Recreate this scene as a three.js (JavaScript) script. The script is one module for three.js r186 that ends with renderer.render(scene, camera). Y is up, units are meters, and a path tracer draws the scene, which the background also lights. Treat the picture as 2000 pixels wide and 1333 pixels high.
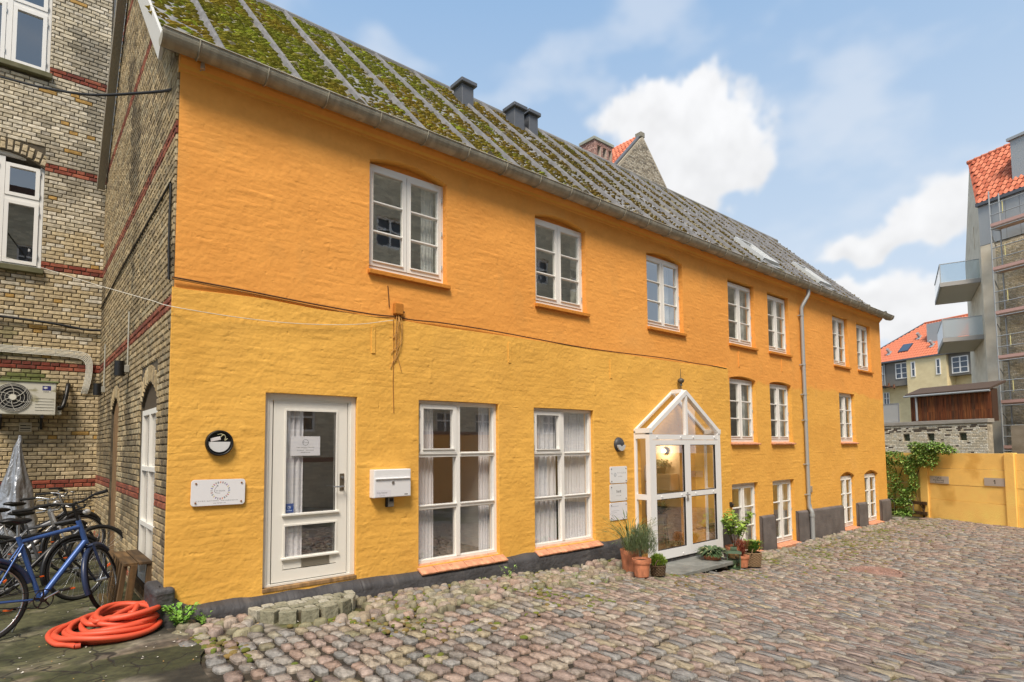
import * as THREE from 'three';
import { mergeGeometries, toCreasedNormals } from 'three/addons/utils/BufferGeometryUtils.js';
import { RoundedBoxGeometry } from 'three/addons/geometries/RoundedBoxGeometry.js';

// ---------------------------------------------------------------- camera
const scene = new THREE.Scene();
const camera = new THREE.PerspectiveCamera(2 * Math.atan(801.5 / 1146.6) * 180 / Math.PI, 1.5, 0.1, 600);
{
  const D = Math.PI / 180, yaw = 40.211 * D, pitch = 3.552 * D, roll = -0.468 * D;
  const f = new THREE.Vector3(Math.sin(yaw) * Math.cos(pitch), Math.sin(pitch), -Math.cos(yaw) * Math.cos(pitch));
  const r = new THREE.Vector3(Math.cos(yaw), 0, Math.sin(yaw)), u = new THREE.Vector3().crossVectors(r, f);
  const r2 = r.clone().multiplyScalar(Math.cos(roll)).addScaledVector(u, Math.sin(roll));
  const u2 = u.clone().multiplyScalar(Math.cos(roll)).addScaledVector(r, -Math.sin(roll));
  camera.position.set(-1.147, 1.6, 6.552);
  camera.quaternion.setFromRotationMatrix(new THREE.Matrix4().makeBasis(r2, u2, f.clone().negate()));
  camera.setViewOffset(2000, 1603, 0, 0, 2000, 1333);      // a shift lens: the horizon lies below the middle, uprights stay nearly upright
  camera.updateMatrixWorld();
}
const EYE = camera.position.clone();

// ---------------------------------------------------------------- noise and random helpers
function RNG(s) { let a = s >>> 0; return () => { a = (a + 0x6d2b79f5) | 0; let t = Math.imul(a ^ (a >>> 15), 1 | a); t = (t + Math.imul(t ^ (t >>> 7), 61 | t)) ^ t; return ((t ^ (t >>> 14)) >>> 0) / 4294967296; }; }
const R = RNG(77), rr = (a, b) => a + (b - a) * R(), pick = (a) => a[Math.floor(R() * a.length)];
const clamp = (v, a = 0, b = 1) => Math.min(b, Math.max(a, v)), lerp = (a, b, t) => a + (b - a) * t, sst = (a, b, v) => { const t = clamp((v - a) / (b - a)); return t * t * (3 - 2 * t); };
const HT = new Float32Array(65536); { const q = RNG(5); for (let i = 0; i < 65536; i++) HT[i] = q(); }
const hs = (x, y, s) => HT[(Math.imul(x, 374761393) + Math.imul(y, 668265263) + Math.imul(s, 974711)) >>> 11 & 65535];
function vn(x, y, s = 0, px = 0, py = 0) {                 // value noise, tileable when px / py are given
  const xi = Math.floor(x), yi = Math.floor(y), fx = x - xi, fy = y - yi, a = fx * fx * (3 - 2 * fx), b = fy * fy * (3 - 2 * fy);
  const w = (i, p) => (p ? ((i % p) + p) % p : i), x0 = w(xi, px), x1 = w(xi + 1, px), y0 = w(yi, py), y1 = w(yi + 1, py);
  return lerp(lerp(hs(x0, y0, s), hs(x1, y0, s), a), lerp(hs(x0, y1, s), hs(x1, y1, s), a), b);
}
function fbm(x, y, o = 4, s = 0, px = 0, py = 0) { let v = 0, a = .5, n = 0; for (let i = 0; i < o; i++) { v += a * vn(x, y, s + i * 17, px, py); n += a; a *= .5; x *= 2; y *= 2; px *= 2; py *= 2; } return v / n; }
const lin = (c) => (c <= .04045 ? c / 12.92 : Math.pow((c + .055) / 1.055, 2.4));
const rgb = (r, g, b) => [lin(r / 255), lin(g / 255), lin(b / 255)];

// ---------------------------------------------------------------- sky, sun, exposure
{
  const W = 1792, H = 896, K = .325, data = new Float32Array(W * H * 4);
  // cumulus heaps: azimuth, elevation, radii (degrees)
  const heaps = [[-33, 27.5, 6.4, 4.2], [-36.5, 29.6, 4.6, 1.5], [-32, 30.2, 2.8, 1.8], [-28.5, 26.2, 4, 3], [-31, 23, 5.5, 2.6], [-15.5, 16.8, 5.5, 1.7], [-12.5, 18.6, 3.4, 2.2], [-18.5, 15.8, 3, 1], [-16.5, 12, 4.4, 2], [-20, 12.5, 2, 1], [-22, 9.5, 7, 1.6], [-10, 10, 9, 1.5]];
  const q = RNG(41);
  for (let i = 0; i < 46; i++) { const az = q() * 360 - 180, el = 9 + q() * 50; if (az > -110 && az < 15 && el < 52) continue; const r = 3.5 + q() * 5; for (let k = 0; k < 4; k++) heaps.push([az + (q() - .5) * r * 2, el + (q() - .35) * r * .7, r * (.5 + q() * .7), r * (.35 + q() * .3)]); }
  const bins = [...Array(72)].map((_, k) => heaps.filter((h) => { let d = Math.abs(-177.5 + k * 5 - h[0]); d = Math.min(d, 360 - d); return d < h[2] * 2.2 + 6; }));
  for (let j = 0; j < H; j++) for (let i = 0; i < W; i++) {
    if (j < H * .48) { const o = (j * W + i) * 4; data[o] = .24; data[o + 1] = .26; data[o + 2] = .28; data[o + 3] = 1; continue; }
    const az = ((i + .5) / W - .5) * 360, el = ((j + .5) / H - .5) * 180, e = Math.max(el, -3), o = (j * W + i) * 4;
    const t = clamp(e / 42), base = [lerp(.82, .28, Math.pow(t, .9)), lerp(.89, .47, Math.pow(t, .95)), lerp(.97, .75, t)];
    const cir = sst(.42, .75, fbm(az / 9 + 40, el / 4.2, 5, 3)) * .38 * sst(2, 20, e);       // thin high veil
    let d = 0, shade = 1;
    const wx = az + (fbm(az / 2.2, el / 2.2, 5, 9) - .5) * 5.2, wy = el + (fbm(az / 2.2 + 50, el / 2.2, 5, 11) - .5) * 3.2;
    for (const h of bins[Math.min(71, Math.floor((az + 180) / 5))]) { let dx = wx - h[0]; if (dx > 180) dx -= 360; if (dx < -180) dx += 360; if (Math.abs(dx) > h[2] * 2.2) continue; const dy = wy - h[1], v = Math.exp(-(dx * dx / h[2] / h[2] + (dy < 0 ? 1.3 : 1) * dy * dy / h[3] / h[3]) * 1.1); if (v > .02) { d += v; shade += v * (dy / h[3]); } }
    const c = sst(.26, .74, d), sh = clamp(.82 + .1 * shade + (fbm(az / 1.3, el / 1.3, 4, 21) - .5) * .16, .74, 1);
    const hz = sst(14, 0, e) * .55;
    const col = base.map((b, k) => { let v = lerp(b, [.92, .93, .96][k], Math.max(cir, hz)); v = lerp(v, [1.0, 1.0, 1.01][k] * sh, c * .96); return el < -3 ? v * .6 : v; });
    data[o] = col[0] * K; data[o + 1] = col[1] * K; data[o + 2] = col[2] * K; data[o + 3] = 1;
  }
  const t = new THREE.DataTexture(data, W, H, THREE.RGBAFormat, THREE.FloatType);
  t.mapping = THREE.EquirectangularReflectionMapping; t.magFilter = t.minFilter = THREE.LinearFilter; t.needsUpdate = true;
  scene.background = t; scene.environment = t; scene.environmentIntensity = 1;
}
const sun = new THREE.DirectionalLight(0xfff1de, 1.5);
sun.position.set(-17, 48, 25); sun.target.position.set(8, 0, 0); scene.add(sun, sun.target);
sun.castShadow = true; sun.shadow.radius = 36; sun.shadow.mapSize.set(2048, 2048);
Object.assign(sun.shadow.camera, { left: -35, right: 35, top: 35, bottom: -35, near: 1, far: 140 });
const renderer = new THREE.WebGLRenderer({ antialias: true });
renderer.setSize(1024, 682); renderer.shadowMap.enabled = true;
renderer.toneMapping = THREE.LinearToneMapping; renderer.toneMappingExposure = 3.05;

// ---------------------------------------------------------------- geometry helpers
const applied = THREE.BufferGeometry.prototype.applyMatrix4;
THREE.BufferGeometry.prototype.applyMatrix4 = function (m) {  // a mirroring matrix also turns the faces round
  applied.call(this, m); if (m.determinant() > 0) return this;
  if (this.index) { const a = this.index.array; for (let i = 0; i < a.length; i += 3) { const t = a[i]; a[i] = a[i + 1]; a[i + 1] = t; } }
  else for (const k of Object.keys(this.attributes)) { const at = this.attributes[k], n = at.itemSize, a = at.array; for (let i = 0; i < at.count; i += 3) for (let c = 0; c < n; c++) { const t = a[i * n + c]; a[i * n + c] = a[(i + 1) * n + c]; a[(i + 1) * n + c] = t; } }
  return this;
};
const V = (x, y, z) => new THREE.Vector3(x, y, z);
const box = (x0, x1, y0, y1, z0, z1) => new THREE.BoxGeometry(Math.abs(x1 - x0), Math.abs(y1 - y0), Math.abs(z1 - z0)).translate((x0 + x1) / 2, (y0 + y1) / 2, (z0 + z1) / 2);
const rbox = (x0, x1, y0, y1, z0, z1, r = .006, s = 2) => new RoundedBoxGeometry(Math.abs(x1 - x0), Math.abs(y1 - y0), Math.abs(z1 - z0), s, r).translate((x0 + x1) / 2, (y0 + y1) / 2, (z0 + z1) / 2);
function bar(a, b, r, n = 8, r2 = r) { const d = b.clone().sub(a), g = new THREE.CylinderGeometry(r2, r, d.length(), n); g.applyQuaternion(new THREE.Quaternion().setFromUnitVectors(V(0, 1, 0), d.clone().normalize())); return g.translate((a.x + b.x) / 2, (a.y + b.y) / 2, (a.z + b.z) / 2); }
const tube = (pts, r, seg = pts.length * 6, n = 6, closed = false) => new THREE.TubeGeometry(new THREE.CatmullRomCurve3(pts, closed), seg, r, n, closed);
function merge(list) { return list.length === 1 ? list[0] : mergeGeometries(list.map((g) => { const h = g.index ? g.toNonIndexed() : g.clone(); for (const k of Object.keys(h.attributes)) if (!['position', 'normal', 'uv'].includes(k)) h.deleteAttribute(k); if (!h.attributes.uv) h.setAttribute('uv', new THREE.BufferAttribute(new Float32Array(h.attributes.position.count * 2), 2)); return h; })); }
function boxUV(g) {                                          // texture coordinates in metres, by the way each face points
  g = g.index ? g.toNonIndexed() : g; if (!g.attributes.normal) g.computeVertexNormals();
  const p = g.attributes.position, n = g.attributes.normal, uv = new Float32Array(p.count * 2);
  for (let t = 0; t < p.count; t += 3) { let ax = 0, ay = 0, az = 0; for (let k = 0; k < 3; k++) { ax += Math.abs(n.getX(t + k)); ay += Math.abs(n.getY(t + k)); az += Math.abs(n.getZ(t + k)); }
    for (let k = 0; k < 3; k++) { const i = t + k, x = p.getX(i), y = p.getY(i), z = p.getZ(i); const [a, b] = az >= ax && az >= ay ? [x, y] : ax >= ay ? [z, y] : [x, z]; uv[i * 2] = a; uv[i * 2 + 1] = b; } }
  g.setAttribute('uv', new THREE.BufferAttribute(uv, 2)); return g;
}
const used = {};
const numbered = (n) => { const k = used[n] = (used[n] ?? -1) + 1; return k ? n + '_' + String(k).padStart(3, '0') : n; };
function mesh(name, geo, mat, parent) { const m = new THREE.Mesh(Array.isArray(geo) ? merge(geo) : geo, mat); m.name = parent ? name : numbered(name); m.castShadow = m.receiveShadow = true; (parent || scene).add(m); return m; }
function tag(o, label, category, group) { o.userData.label = label; o.userData.category = category; if (group) o.userData.group = group; return o; }
function thing(name, label, category, pos = [0, 0, 0], ry = 0, group) { const g = new THREE.Group(); g.name = numbered(name); g.position.set(...pos); g.rotation.y = ry; scene.add(g); return tag(g, label, category, group); }
const struct = (m) => { m.userData.kind = 'structure'; return m; }, stuff = (m) => { m.userData.kind = 'stuff'; return m; };
function shapeOf(pts, holes = []) { const s = new THREE.Shape(pts.map(([x, y]) => new THREE.Vector2(x, y))); for (const h of holes) s.holes.push(new THREE.Path(h.map(([x, y]) => new THREE.Vector2(x, y)))); return s; }
const slab = (pts, holes, d, bevel = 0) => new THREE.ExtrudeGeometry(shapeOf(pts, holes), { depth: d, bevelEnabled: bevel > 0, bevelThickness: bevel, bevelSize: bevel, bevelSegments: 2, curveSegments: 8 });
const rect = (x0, x1, y0, y1) => [[x0, y0], [x1, y0], [x1, y1], [x0, y1]];
function archRect(x0, x1, y0, ys, yc, n = 10) { const o = [[x0, y0], [x1, y0]]; for (let i = 0; i <= n; i++) { const t = i / n; o.push([lerp(x1, x0, t), ys + (yc - ys) * (1 - Math.pow(2 * t - 1, 2))]); } return o; }
// soup of coloured triangles for pieces that are joined
class Soup { constructor() { this.p = []; this.c = []; }
  tri(a, b, c, k) { this.p.push(...a, ...b, ...c); for (let i = 0; i < 3; i++) this.c.push(...k); }
  quad(a, b, c, d, k) { this.tri(a, b, c, k); this.tri(a, c, d, k); }
  geo(smooth) { const g = new THREE.BufferGeometry(); g.setAttribute('position', new THREE.Float32BufferAttribute(this.p, 3)); g.setAttribute('color', new THREE.Float32BufferAttribute(this.c, 3)); g.computeVertexNormals(); return boxUV(g); } }

// ---------------------------------------------------------------- textures
function tex(w, h, fn, srgb = true, rep = 0) {
  const d = new Uint8Array(w * h * 4); for (let j = 0; j < h; j++) for (let i = 0; i < w; i++) { const c = fn(i / w, j / h, i, j), o = (j * w + i) * 4; if (typeof c === 'number') d[o] = d[o + 1] = d[o + 2] = clamp(c) * 255; else { d[o] = clamp(c[0], 0, 255); d[o + 1] = clamp(c[1], 0, 255); d[o + 2] = clamp(c[2], 0, 255); } d[o + 3] = 255; }
  const t = new THREE.DataTexture(d, w, h, THREE.RGBAFormat); t.wrapS = t.wrapT = THREE.RepeatWrapping; t.magFilter = THREE.LinearFilter; t.minFilter = THREE.LinearMipmapLinearFilter; t.generateMipmaps = true; if (srgb) t.colorSpace = THREE.SRGBColorSpace; if (rep) t.repeat.set(rep, rep); t.needsUpdate = true; return t;
}
function canvasTex(w, h, draw) { const c = document.createElement('canvas'); c.width = w; c.height = h; const x = c.getContext('2d'); draw(x, w, h); const t = new THREE.CanvasTexture(c); t.colorSpace = THREE.SRGBColorSpace; t.magFilter = THREE.LinearFilter; t.anisotropy = 4; return t; }
const std = (color, roughness = .8, o = {}) => new THREE.MeshStandardMaterial({ color, roughness, ...o });
const mixc = (a, b, t) => a.map((v, i) => lerp(v, b[i], t));
// ---------------------------------------------------------------- materials
const plasterBump = tex(1024, 1024, (u, v) => {              // 3.2 m tile: lumps, trowel ridges, pits
  const cw = v + (fbm(u * 6, v * 6, 2, 32, 6, 6) - .5) * .012;
  let h = .3 * fbm(u * 5, v * 8, 3, 1, 5, 8) + .22 * (1 - Math.abs(2 * fbm(u * 11, v * 26, 4, 2, 11, 26) - 1)) + .16 * fbm(u * 90, v * 90, 3, 3, 90, 90) + .07 * Math.pow(Math.abs(Math.sin(cw * Math.PI * 45)), .5) * vn(u * 8, v * 8, 33, 8, 8);
  const pit = vn(u * 40, v * 40, 77, 40, 40); if (pit > .93) h -= (pit - .93) * 3 * vn(u * 160, v * 160, 78, 160, 160);
  const scr = vn(u * 14, v * 30, 79, 14, 30); if (scr > .8) h += (scr - .8) * 1.3 * vn(u * 70, v * 50, 80, 70, 50); return h * .9;
}, false, 1 / 3.2);
const fineBump = tex(512, 512, (u, v) => fbm(u * 24, v * 24, 5, 8, 24, 24), false, 1 / .6);
const brickBump = tex(512, 512, (u, v) => .6 * fbm(u * 20, v * 40, 5, 12, 20, 40) + .4 * fbm(u * 8, v * 8, 3, 13, 8, 8), false, 1 / .5);
// the painted front: two coats, the older mustard below, the orange one above; u, v run over 0..20.4 m and -1..6 m
const paintMap = (() => {
  const A = [238, 164, 76], B = [233, 174, 78];
  const t = tex(1600, 550, (u, v) => {
    const x = u * 20.4, y = v * 7 - 1, n = fbm(x * 1.1, y * 1.6, 3, 50), n2 = fbm(x * 5, y * 9, 4, 51), n3 = fbm(x * 26, y * 30, 3, 52);
    const edge = 3.02 + (fbm(x * .9, 3, 3, 53) - .5) * .3 + (n2 - .5) * .12;
    let c = mixc(B, A, sst(edge - .05, edge + .05, y));
    const m = (n - .5) * .1 + (n2 - .5) * .07 + (n3 - .5) * .05;
    c = c.map((k, i) => k * (1 + m * [.75, 1, 1.5][i]));
    const pale = sst(.62, .8, fbm(x * .7 + 9, y * .8, 4, 54)); c = mixc(c, [236, 184, 112], pale * .25);
    const grime = sst(.66, .82, fbm(x * 3.1, y * 2.1, 3, 57)); c = mixc(c, [204, 150, 80], grime * .16);
    return c;
  });
  t.repeat.set(1 / 20.4, 1 / 7); t.offset.set(0, 1 / 7); return t;
})();
const M = {};
M.paint = std(0xffffff, .86, { map: paintMap, bumpMap: plasterBump, bumpScale: .026 });
const mustardMap = tex(1024, 1024, (u, v) => { const n = fbm(u * 6, v * 6, 5, 60, 6, 6), n2 = fbm(u * 26, v * 34, 4, 61, 26, 34), g = sst(.64, .8, fbm(u * 5, v * 4, 5, 63, 5, 4)); const m = (n - .5) * .12 + (n2 - .5) * .09; return mixc([234, 178, 80].map((k, i) => k * (1 + m * [.8, 1, 1.5][i])), [206, 156, 80], g * .18); }, true, 1 / 5.3);
M.mustard = std(0xffffff, .86, { map: mustardMap, bumpMap: plasterBump, bumpScale: .032 });
M.sill = std(0xffffff, .85, { map: mustardMap, bumpMap: fineBump, bumpScale: .006, color: 0xdcbb94 });
const plinthMap = tex(512, 512, (u, v) => { const n = fbm(u * 6, v * 6, 5, 70, 6, 6), s = sst(.6, .78, fbm(u * 14, v * 18, 4, 71, 14, 18)); return mixc([66, 65, 67].map((k) => k * (.8 + n * .45)), [118, 114, 110], s * .3); }, true, 1 / 1.7);
M.plinth = std(0xffffff, .62, { map: plinthMap, bumpMap: plasterBump, bumpScale: .06 });
const plinthMap2 = tex(256, 256, (u, v) => [104, 98, 96].map((k) => k * (.84 + fbm(u * 6, v * 6, 5, 73, 6, 6) * .32)), true, 1 / 1.3);
M.plinthFar = std(0xffffff, .8, { map: plinthMap2, bumpMap: plasterBump, bumpScale: .02 });
M.white = std(0xe9e8e4, .42, { bumpMap: fineBump, bumpScale: .0008 });
M.offwhite = std(0xe6e4dd, .5, { bumpMap: fineBump, bumpScale: .001 });
M.alu = std(0xe8e9ea, .35);
M.glass = new THREE.MeshPhysicalMaterial({ color: 0xffffff, roughness: .01, transmission: 1, thickness: 0, ior: 3.0 });
M.glassOld = new THREE.MeshPhysicalMaterial({ color: 0xf4f8f4, roughness: .015, transmission: 1, thickness: 0, ior: 3.8, bumpMap: tex(256, 256, (u, v) => fbm(u * 5, v * 4, 3, 91, 5, 4), false, 1 / 1.1), bumpScale: .0002 });
M.dark = std(0x1b1b1c, .6); M.black = std(0x111112, .45); M.rubber = std(0x161616, .85);
M.steel = std(0xb9bbbd, .32, { metalness: .9 }); M.galv = std(0xa6abad, .5, { metalness: .25, bumpMap: fineBump, bumpScale: .001 });
const zincMap = tex(512, 256, (u, v) => { const n = fbm(u * 10, v * 6, 5, 81, 10, 6), s = fbm(u * 30, v * 3, 4, 82, 30, 3); return [178, 173, 160].map((k, i) => k * (.72 + .36 * n + .22 * (s - .5) + (i === 2 ? -.02 : 0))); }, true, 1 / 1.3);
M.zinc = std(0xffffff, .5, { map: zincMap, metalness: .1 });
M.lead = std(0x5d6168, .5, { metalness: .1, bumpMap: fineBump, bumpScale: .002 });
M.tile = std(0xffffff, .75, { map: tex(256, 256, (u, v) => [212, 150, 116].map((k) => k * (.78 + .44 * fbm(u * 9, v * 9, 5, 84, 9, 9))), true, 2), bumpMap: fineBump, bumpScale: .003 });
const mortarMap = tex(512, 512, (u, v) => { const n = fbm(u * 12, v * 12, 5, 86, 12, 12); return [88, 80, 66].map((k) => k * (.62 + .7 * n)); }, true, 1 / 1.4);
M.mortar = std(0xffffff, .95, { map: mortarMap, bumpMap: fineBump, bumpScale: .006 });
M.mortarPale = std(0xffffff, .95, { map: tex(256, 256, (u, v) => [176, 166, 146].map((k) => k * (.7 + .5 * fbm(u * 12, v * 12, 4, 88, 12, 12))), true, 1 / 1.4), bumpMap: fineBump, bumpScale: .006 });
M.vbrick = std(0xffffff, .92, { vertexColors: true, map: tex(512, 512, (u, v) => { const n = fbm(u * 16, v * 26, 5, 87, 16, 26); return [255, 255, 255].map((k) => k * (.7 + .42 * n)); }, true, 1 / .7), bumpMap: brickBump, bumpScale: .004 });
M.vstone = std(0xffffff, .72, { vertexColors: true, map: tex(512, 512, (u, v) => { const n = fbm(u * 22, v * 22, 5, 89, 22, 22), s = vn(u * 120, v * 120, 90, 120, 120); return [255, 254, 250].map((k) => k * (.66 + .42 * n + (s > .86 ? .12 : s < .1 ? -.14 : 0))); }, true, 1 / .7), bumpMap: fineBump, bumpScale: .008 });
M.vplain = std(0xffffff, .85, { vertexColors: true });
M.interior = std(0xd8d4cc, .9); M.interiorFloor = std(0x8f8577, .7); M.hall = std(0xd6c8ae, .9); M.ceiling = std(0xdedbd4, .9);
M.curtain = new THREE.MeshPhysicalMaterial({ color: 0xeeeef2, roughness: 1, transmission: .15, thickness: 0 });
const woodMap = tex(256, 512, (u, v) => { const g = fbm(u * 26, v * 2.5, 5, 95, 26, 0); return [150, 122, 88].map((k) => k * (.55 + .8 * g)); }, true, 1);
M.oldwood = std(0xffffff, .85, { map: woodMap, bumpMap: brickBump, bumpScale: .004, color: 0xa89a7c });
function leafMat(c) { return new THREE.MeshPhysicalMaterial({ color: c, roughness: .7, transmission: .25, thickness: 0, side: THREE.DoubleSide }); }
M.vleaf = new THREE.MeshPhysicalMaterial({ color: 0xffffff, vertexColors: true, roughness: .65, transmission: .22, thickness: 0, side: THREE.DoubleSide });

// ---------------------------------------------------------------- bricks
const vary = (c, q) => { const f = .86 + q() * .26; return c.map((k) => k * f); };
const BL = .262, BH = .0715;
function brickGeo(lu, lv, q, dp = .016) {                    // one brick face: bevelled, a little uneven; x along, y up, z out
  const s = new Soup(), b = .007, j = () => (q() - .5) * .007, o = [[-lu / 2, -lv / 2], [lu / 2, -lv / 2], [lu / 2, lv / 2], [-lu / 2, lv / 2]];
  const base = o.map(([x, y]) => [x, y, -.012]), mid = o.map(([x, y]) => [x + j(), y + j(), dp * .45]), f = o.map(([x, y]) => [x - Math.sign(x) * (b + q() * .004), y - Math.sign(y) * (b + q() * .003), dp + (q() - .5) * .006]);
  for (let i = 0; i < 4; i++) { const k = (i + 1) % 4; s.quad(base[i], base[k], mid[k], mid[i], [1, 1, 1]); s.quad(mid[i], mid[k], f[k], f[i], [1, 1, 1]); }
  s.quad(f[0], f[1], f[2], f[3], [1, 1, 1]); return s.geo();
}
// o: parent, frame (Matrix4: x along, y up, z out), spans(v) -> [[u0,u1]...], v0, v1, colour(u, v, header, q) -> linear rgb, singles (how many are meshes of their own), near(u,v) -> rank
function brickWall(o) {
  const q = RNG(o.seed || 3), L = o.L || BL, H = o.H || BH, jt = o.joint || .011, list = [];
  for (let c = 0, v = o.v0; v + H * .6 < o.v1; c++, v += H) {
    const head = c % 2 === 1, len = head ? L / 2 : L, off = head ? -L / 4 : (c % 4 === 2 ? L / 2 : 0);
    for (const [a, b] of o.spans(v + H / 2)) for (let u = Math.floor((a - off) / len) * len + off; u < b; u += len) {
      const u0 = Math.max(u, a), u1 = Math.min(u + len, b); if (u1 - u0 < .035) continue;
      list.push({ u: (u0 + u1) / 2, v: v + H / 2, w: u1 - u0 - jt, h: H - jt, head, full: u1 - u0 > len - .001, k: o.colour((u0 + u1) / 2, v + H / 2, head, q) });
    }
  }
  if (o.extra) list.push(...o.extra(q));
  const P = new THREE.Vector3(); let singles = new Set();
  if (o.singles) { const rank = list.filter((b) => b.full && !b.rot && o.near(b.u, b.v) < 1e6).sort((a, b) => o.near(a.u, a.v) - o.near(b.u, b.v)); singles = new Set(rank.slice(0, o.singles)); }
  const geos = {}, mats = {}, S = [], pos = [], nor = [], col = [], uvs = [];
  const rot = new THREE.Matrix4().extractRotation(o.frame), N = new THREE.Vector3();
  for (const b of list) {
    const vi = Math.floor(q() * 5), key = (b.full && !b.rot ? (b.head ? 'h' : 's') : 'c') + vi;
    let g; if (b.full && !b.rot) g = geos[key] || (geos[key] = brickGeo(b.w, b.h, q)); else g = brickGeo(b.w, b.h, q);
    const sg = o.mirror ? -1 : 1, m4 = new THREE.Matrix4().makeTranslation(sg * b.u, b.v, 0).multiply(new THREE.Matrix4().makeRotationZ(sg * (b.rot || 0)));
    m4.premultiply(o.frame);
    if (singles.has(b)) {
      const mk = b.k.map((x) => Math.round(Math.pow(x, 1 / 2.2) * 14)).join(), mt = mats[mk] || (mats[mk] = (() => { const m = M.vbrick.clone(); m.color.setRGB(...b.k); m.vertexColors = false; return m; })());
      const ms = mesh('brick', g, mt, o.parent); ms.matrixAutoUpdate = true; m4.decompose(ms.position, ms.quaternion, ms.scale);
    } else {
      const gp = g.attributes.position, gn = g.attributes.normal; for (let i = 0; i < gp.count; i++) { P.fromBufferAttribute(gp, i); uvs.push(P.x + b.u, P.y + b.v); P.applyMatrix4(m4); pos.push(P.x, P.y, P.z); N.fromBufferAttribute(gn, i).transformDirection(m4); nor.push(N.x, N.y, N.z); col.push(...b.k); }
    }
  }
  if (pos.length) { const g = new THREE.BufferGeometry(); g.setAttribute('position', new THREE.Float32BufferAttribute(pos, 3)); g.setAttribute('normal', new THREE.Float32BufferAttribute(nor, 3)); g.setAttribute('color', new THREE.Float32BufferAttribute(col, 3)); g.setAttribute('uv', new THREE.Float32BufferAttribute(uvs, 2)); stuff(mesh('bricks', g, M.vbrick, o.parent)); }
}
function cut(spans, holes) { for (const [h0, h1] of holes) { const n = []; for (const [a, b] of spans) { if (h1 <= a || h0 >= b) n.push([a, b]); else { if (h0 > a) n.push([a, h0]); if (h1 < b) n.push([h1, b]); } } spans = n; } return spans; }
// ---------------------------------------------------------------- the ground
const GX = [-60, 0, 2, 4.3, 5.2, 6, 7, 8, 9, 10, 12, 16, 20, 80], GY = [-.08, -.08, -.15, -.215, -.27, -.35, -.45, -.545, -.64, -.71, -.8, -.78, -.79, -.8];
function ground(x, z) {
  let i = 0; while (i < GX.length - 2 && x > GX[i + 1]) i++;
  const t = clamp((x - GX[i]) / (GX[i + 1] - GX[i])); let y = lerp(GY[i], GY[i + 1], t);
  if (z > 1.5) y = lerp(y, lerp(-.1, -.8, sst(-1, 13, x)), sst(1.5, 6, z) * .55);   // the slope evens out away from the house
  if (z < .7 && x > 5 && x < 7.2) y += .1 * sst(.7, .1, z) * sst(5, 6.2, x);      // stones banked up against the base
  return y + (fbm(x * .8 + 20, z * .8, 2, 101) - .5) * .03;
}
const stripEdge = (x) => (x < 1.5 ? lerp(.5, .85, clamp(x / 1.5)) : x < 6.6 ? 1.0 : x < 8 ? lerp(1.0, .6, (x - 6.6) / 1.4) : .5) + (vn(x * 2.2, 7, 102) - .5) * .3;
{
  const xs = [], zs = []; for (let x = -1.6; x <= 22; x += .2) xs.push(x); xs.unshift(-90, -40, -20, -10, -6, -4, -3, -2.2); xs.push(24, 28, 36, 60, 120, 260);
  for (let z = -7; z <= 9; z += .2) zs.push(z); zs.unshift(-260, -90, -40, -20, -12); zs.push(11, 14, 20, 40, 90);
  const pos = [], uv = [], idx = [], nx = xs.length;
  for (const z of zs) for (const x of xs) { pos.push(x, ground(x, z) - .02, z); uv.push(x, z); }
  for (let j = 0; j < zs.length - 1; j++) for (let i = 0; i < nx - 1; i++) { const a = j * nx + i; idx.push(a, a + nx, a + 1, a + 1, a + nx, a + nx + 1); }
  const g = new THREE.BufferGeometry(); g.setAttribute('position', new THREE.Float32BufferAttribute(pos, 3)); g.setAttribute('uv', new THREE.Float32BufferAttribute(uv, 2)); g.setIndex(idx); g.computeVertexNormals();
  // joint filling: sandy grit in the lane, dark soil and moss nearer the house; uv in metres over 26 x 13 m
  const map = tex(1536, 768, (u, v) => {
    const x = u * 26 - 3, z = v * 13 - 4, n = fbm(x * 1.3, z * 1.3, 4, 111), f = fbm(x * 14, z * 14, 4, 112), s = vn(x * 60, z * 60, 113);
    let c = mixc([58, 51, 41], [160, 154, 144], sst(.42, .6, n * .72 + .1 * f + .13 * sst(1.6, 6, x) * sst(1.2, 2.6, z) - .02));
    const moss = sst(.5, .66, fbm(x * 1.6 + 30, z * 1.6, 5, 114) + .1 * sst(stripEdge(x) + .5, .3, z) - .04); c = mixc(c, [84, 88, 38], moss * .7);
    return c.map((k) => k * (.62 + .6 * f + (s > .85 ? .25 : 0)));
  });
  map.repeat.set(1 / 26, 1 / 13); map.offset.set(3 / 26, 4 / 13); map.wrapS = map.wrapT = THREE.MirroredRepeatWrapping;
  struct(tag(mesh('ground', g, std(0xffffff, .95, { map, bumpMap: fineBump, bumpScale: .012 })), 'sandy and mossy soil of the courtyard between the cobbles', 'ground'));
}
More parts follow.
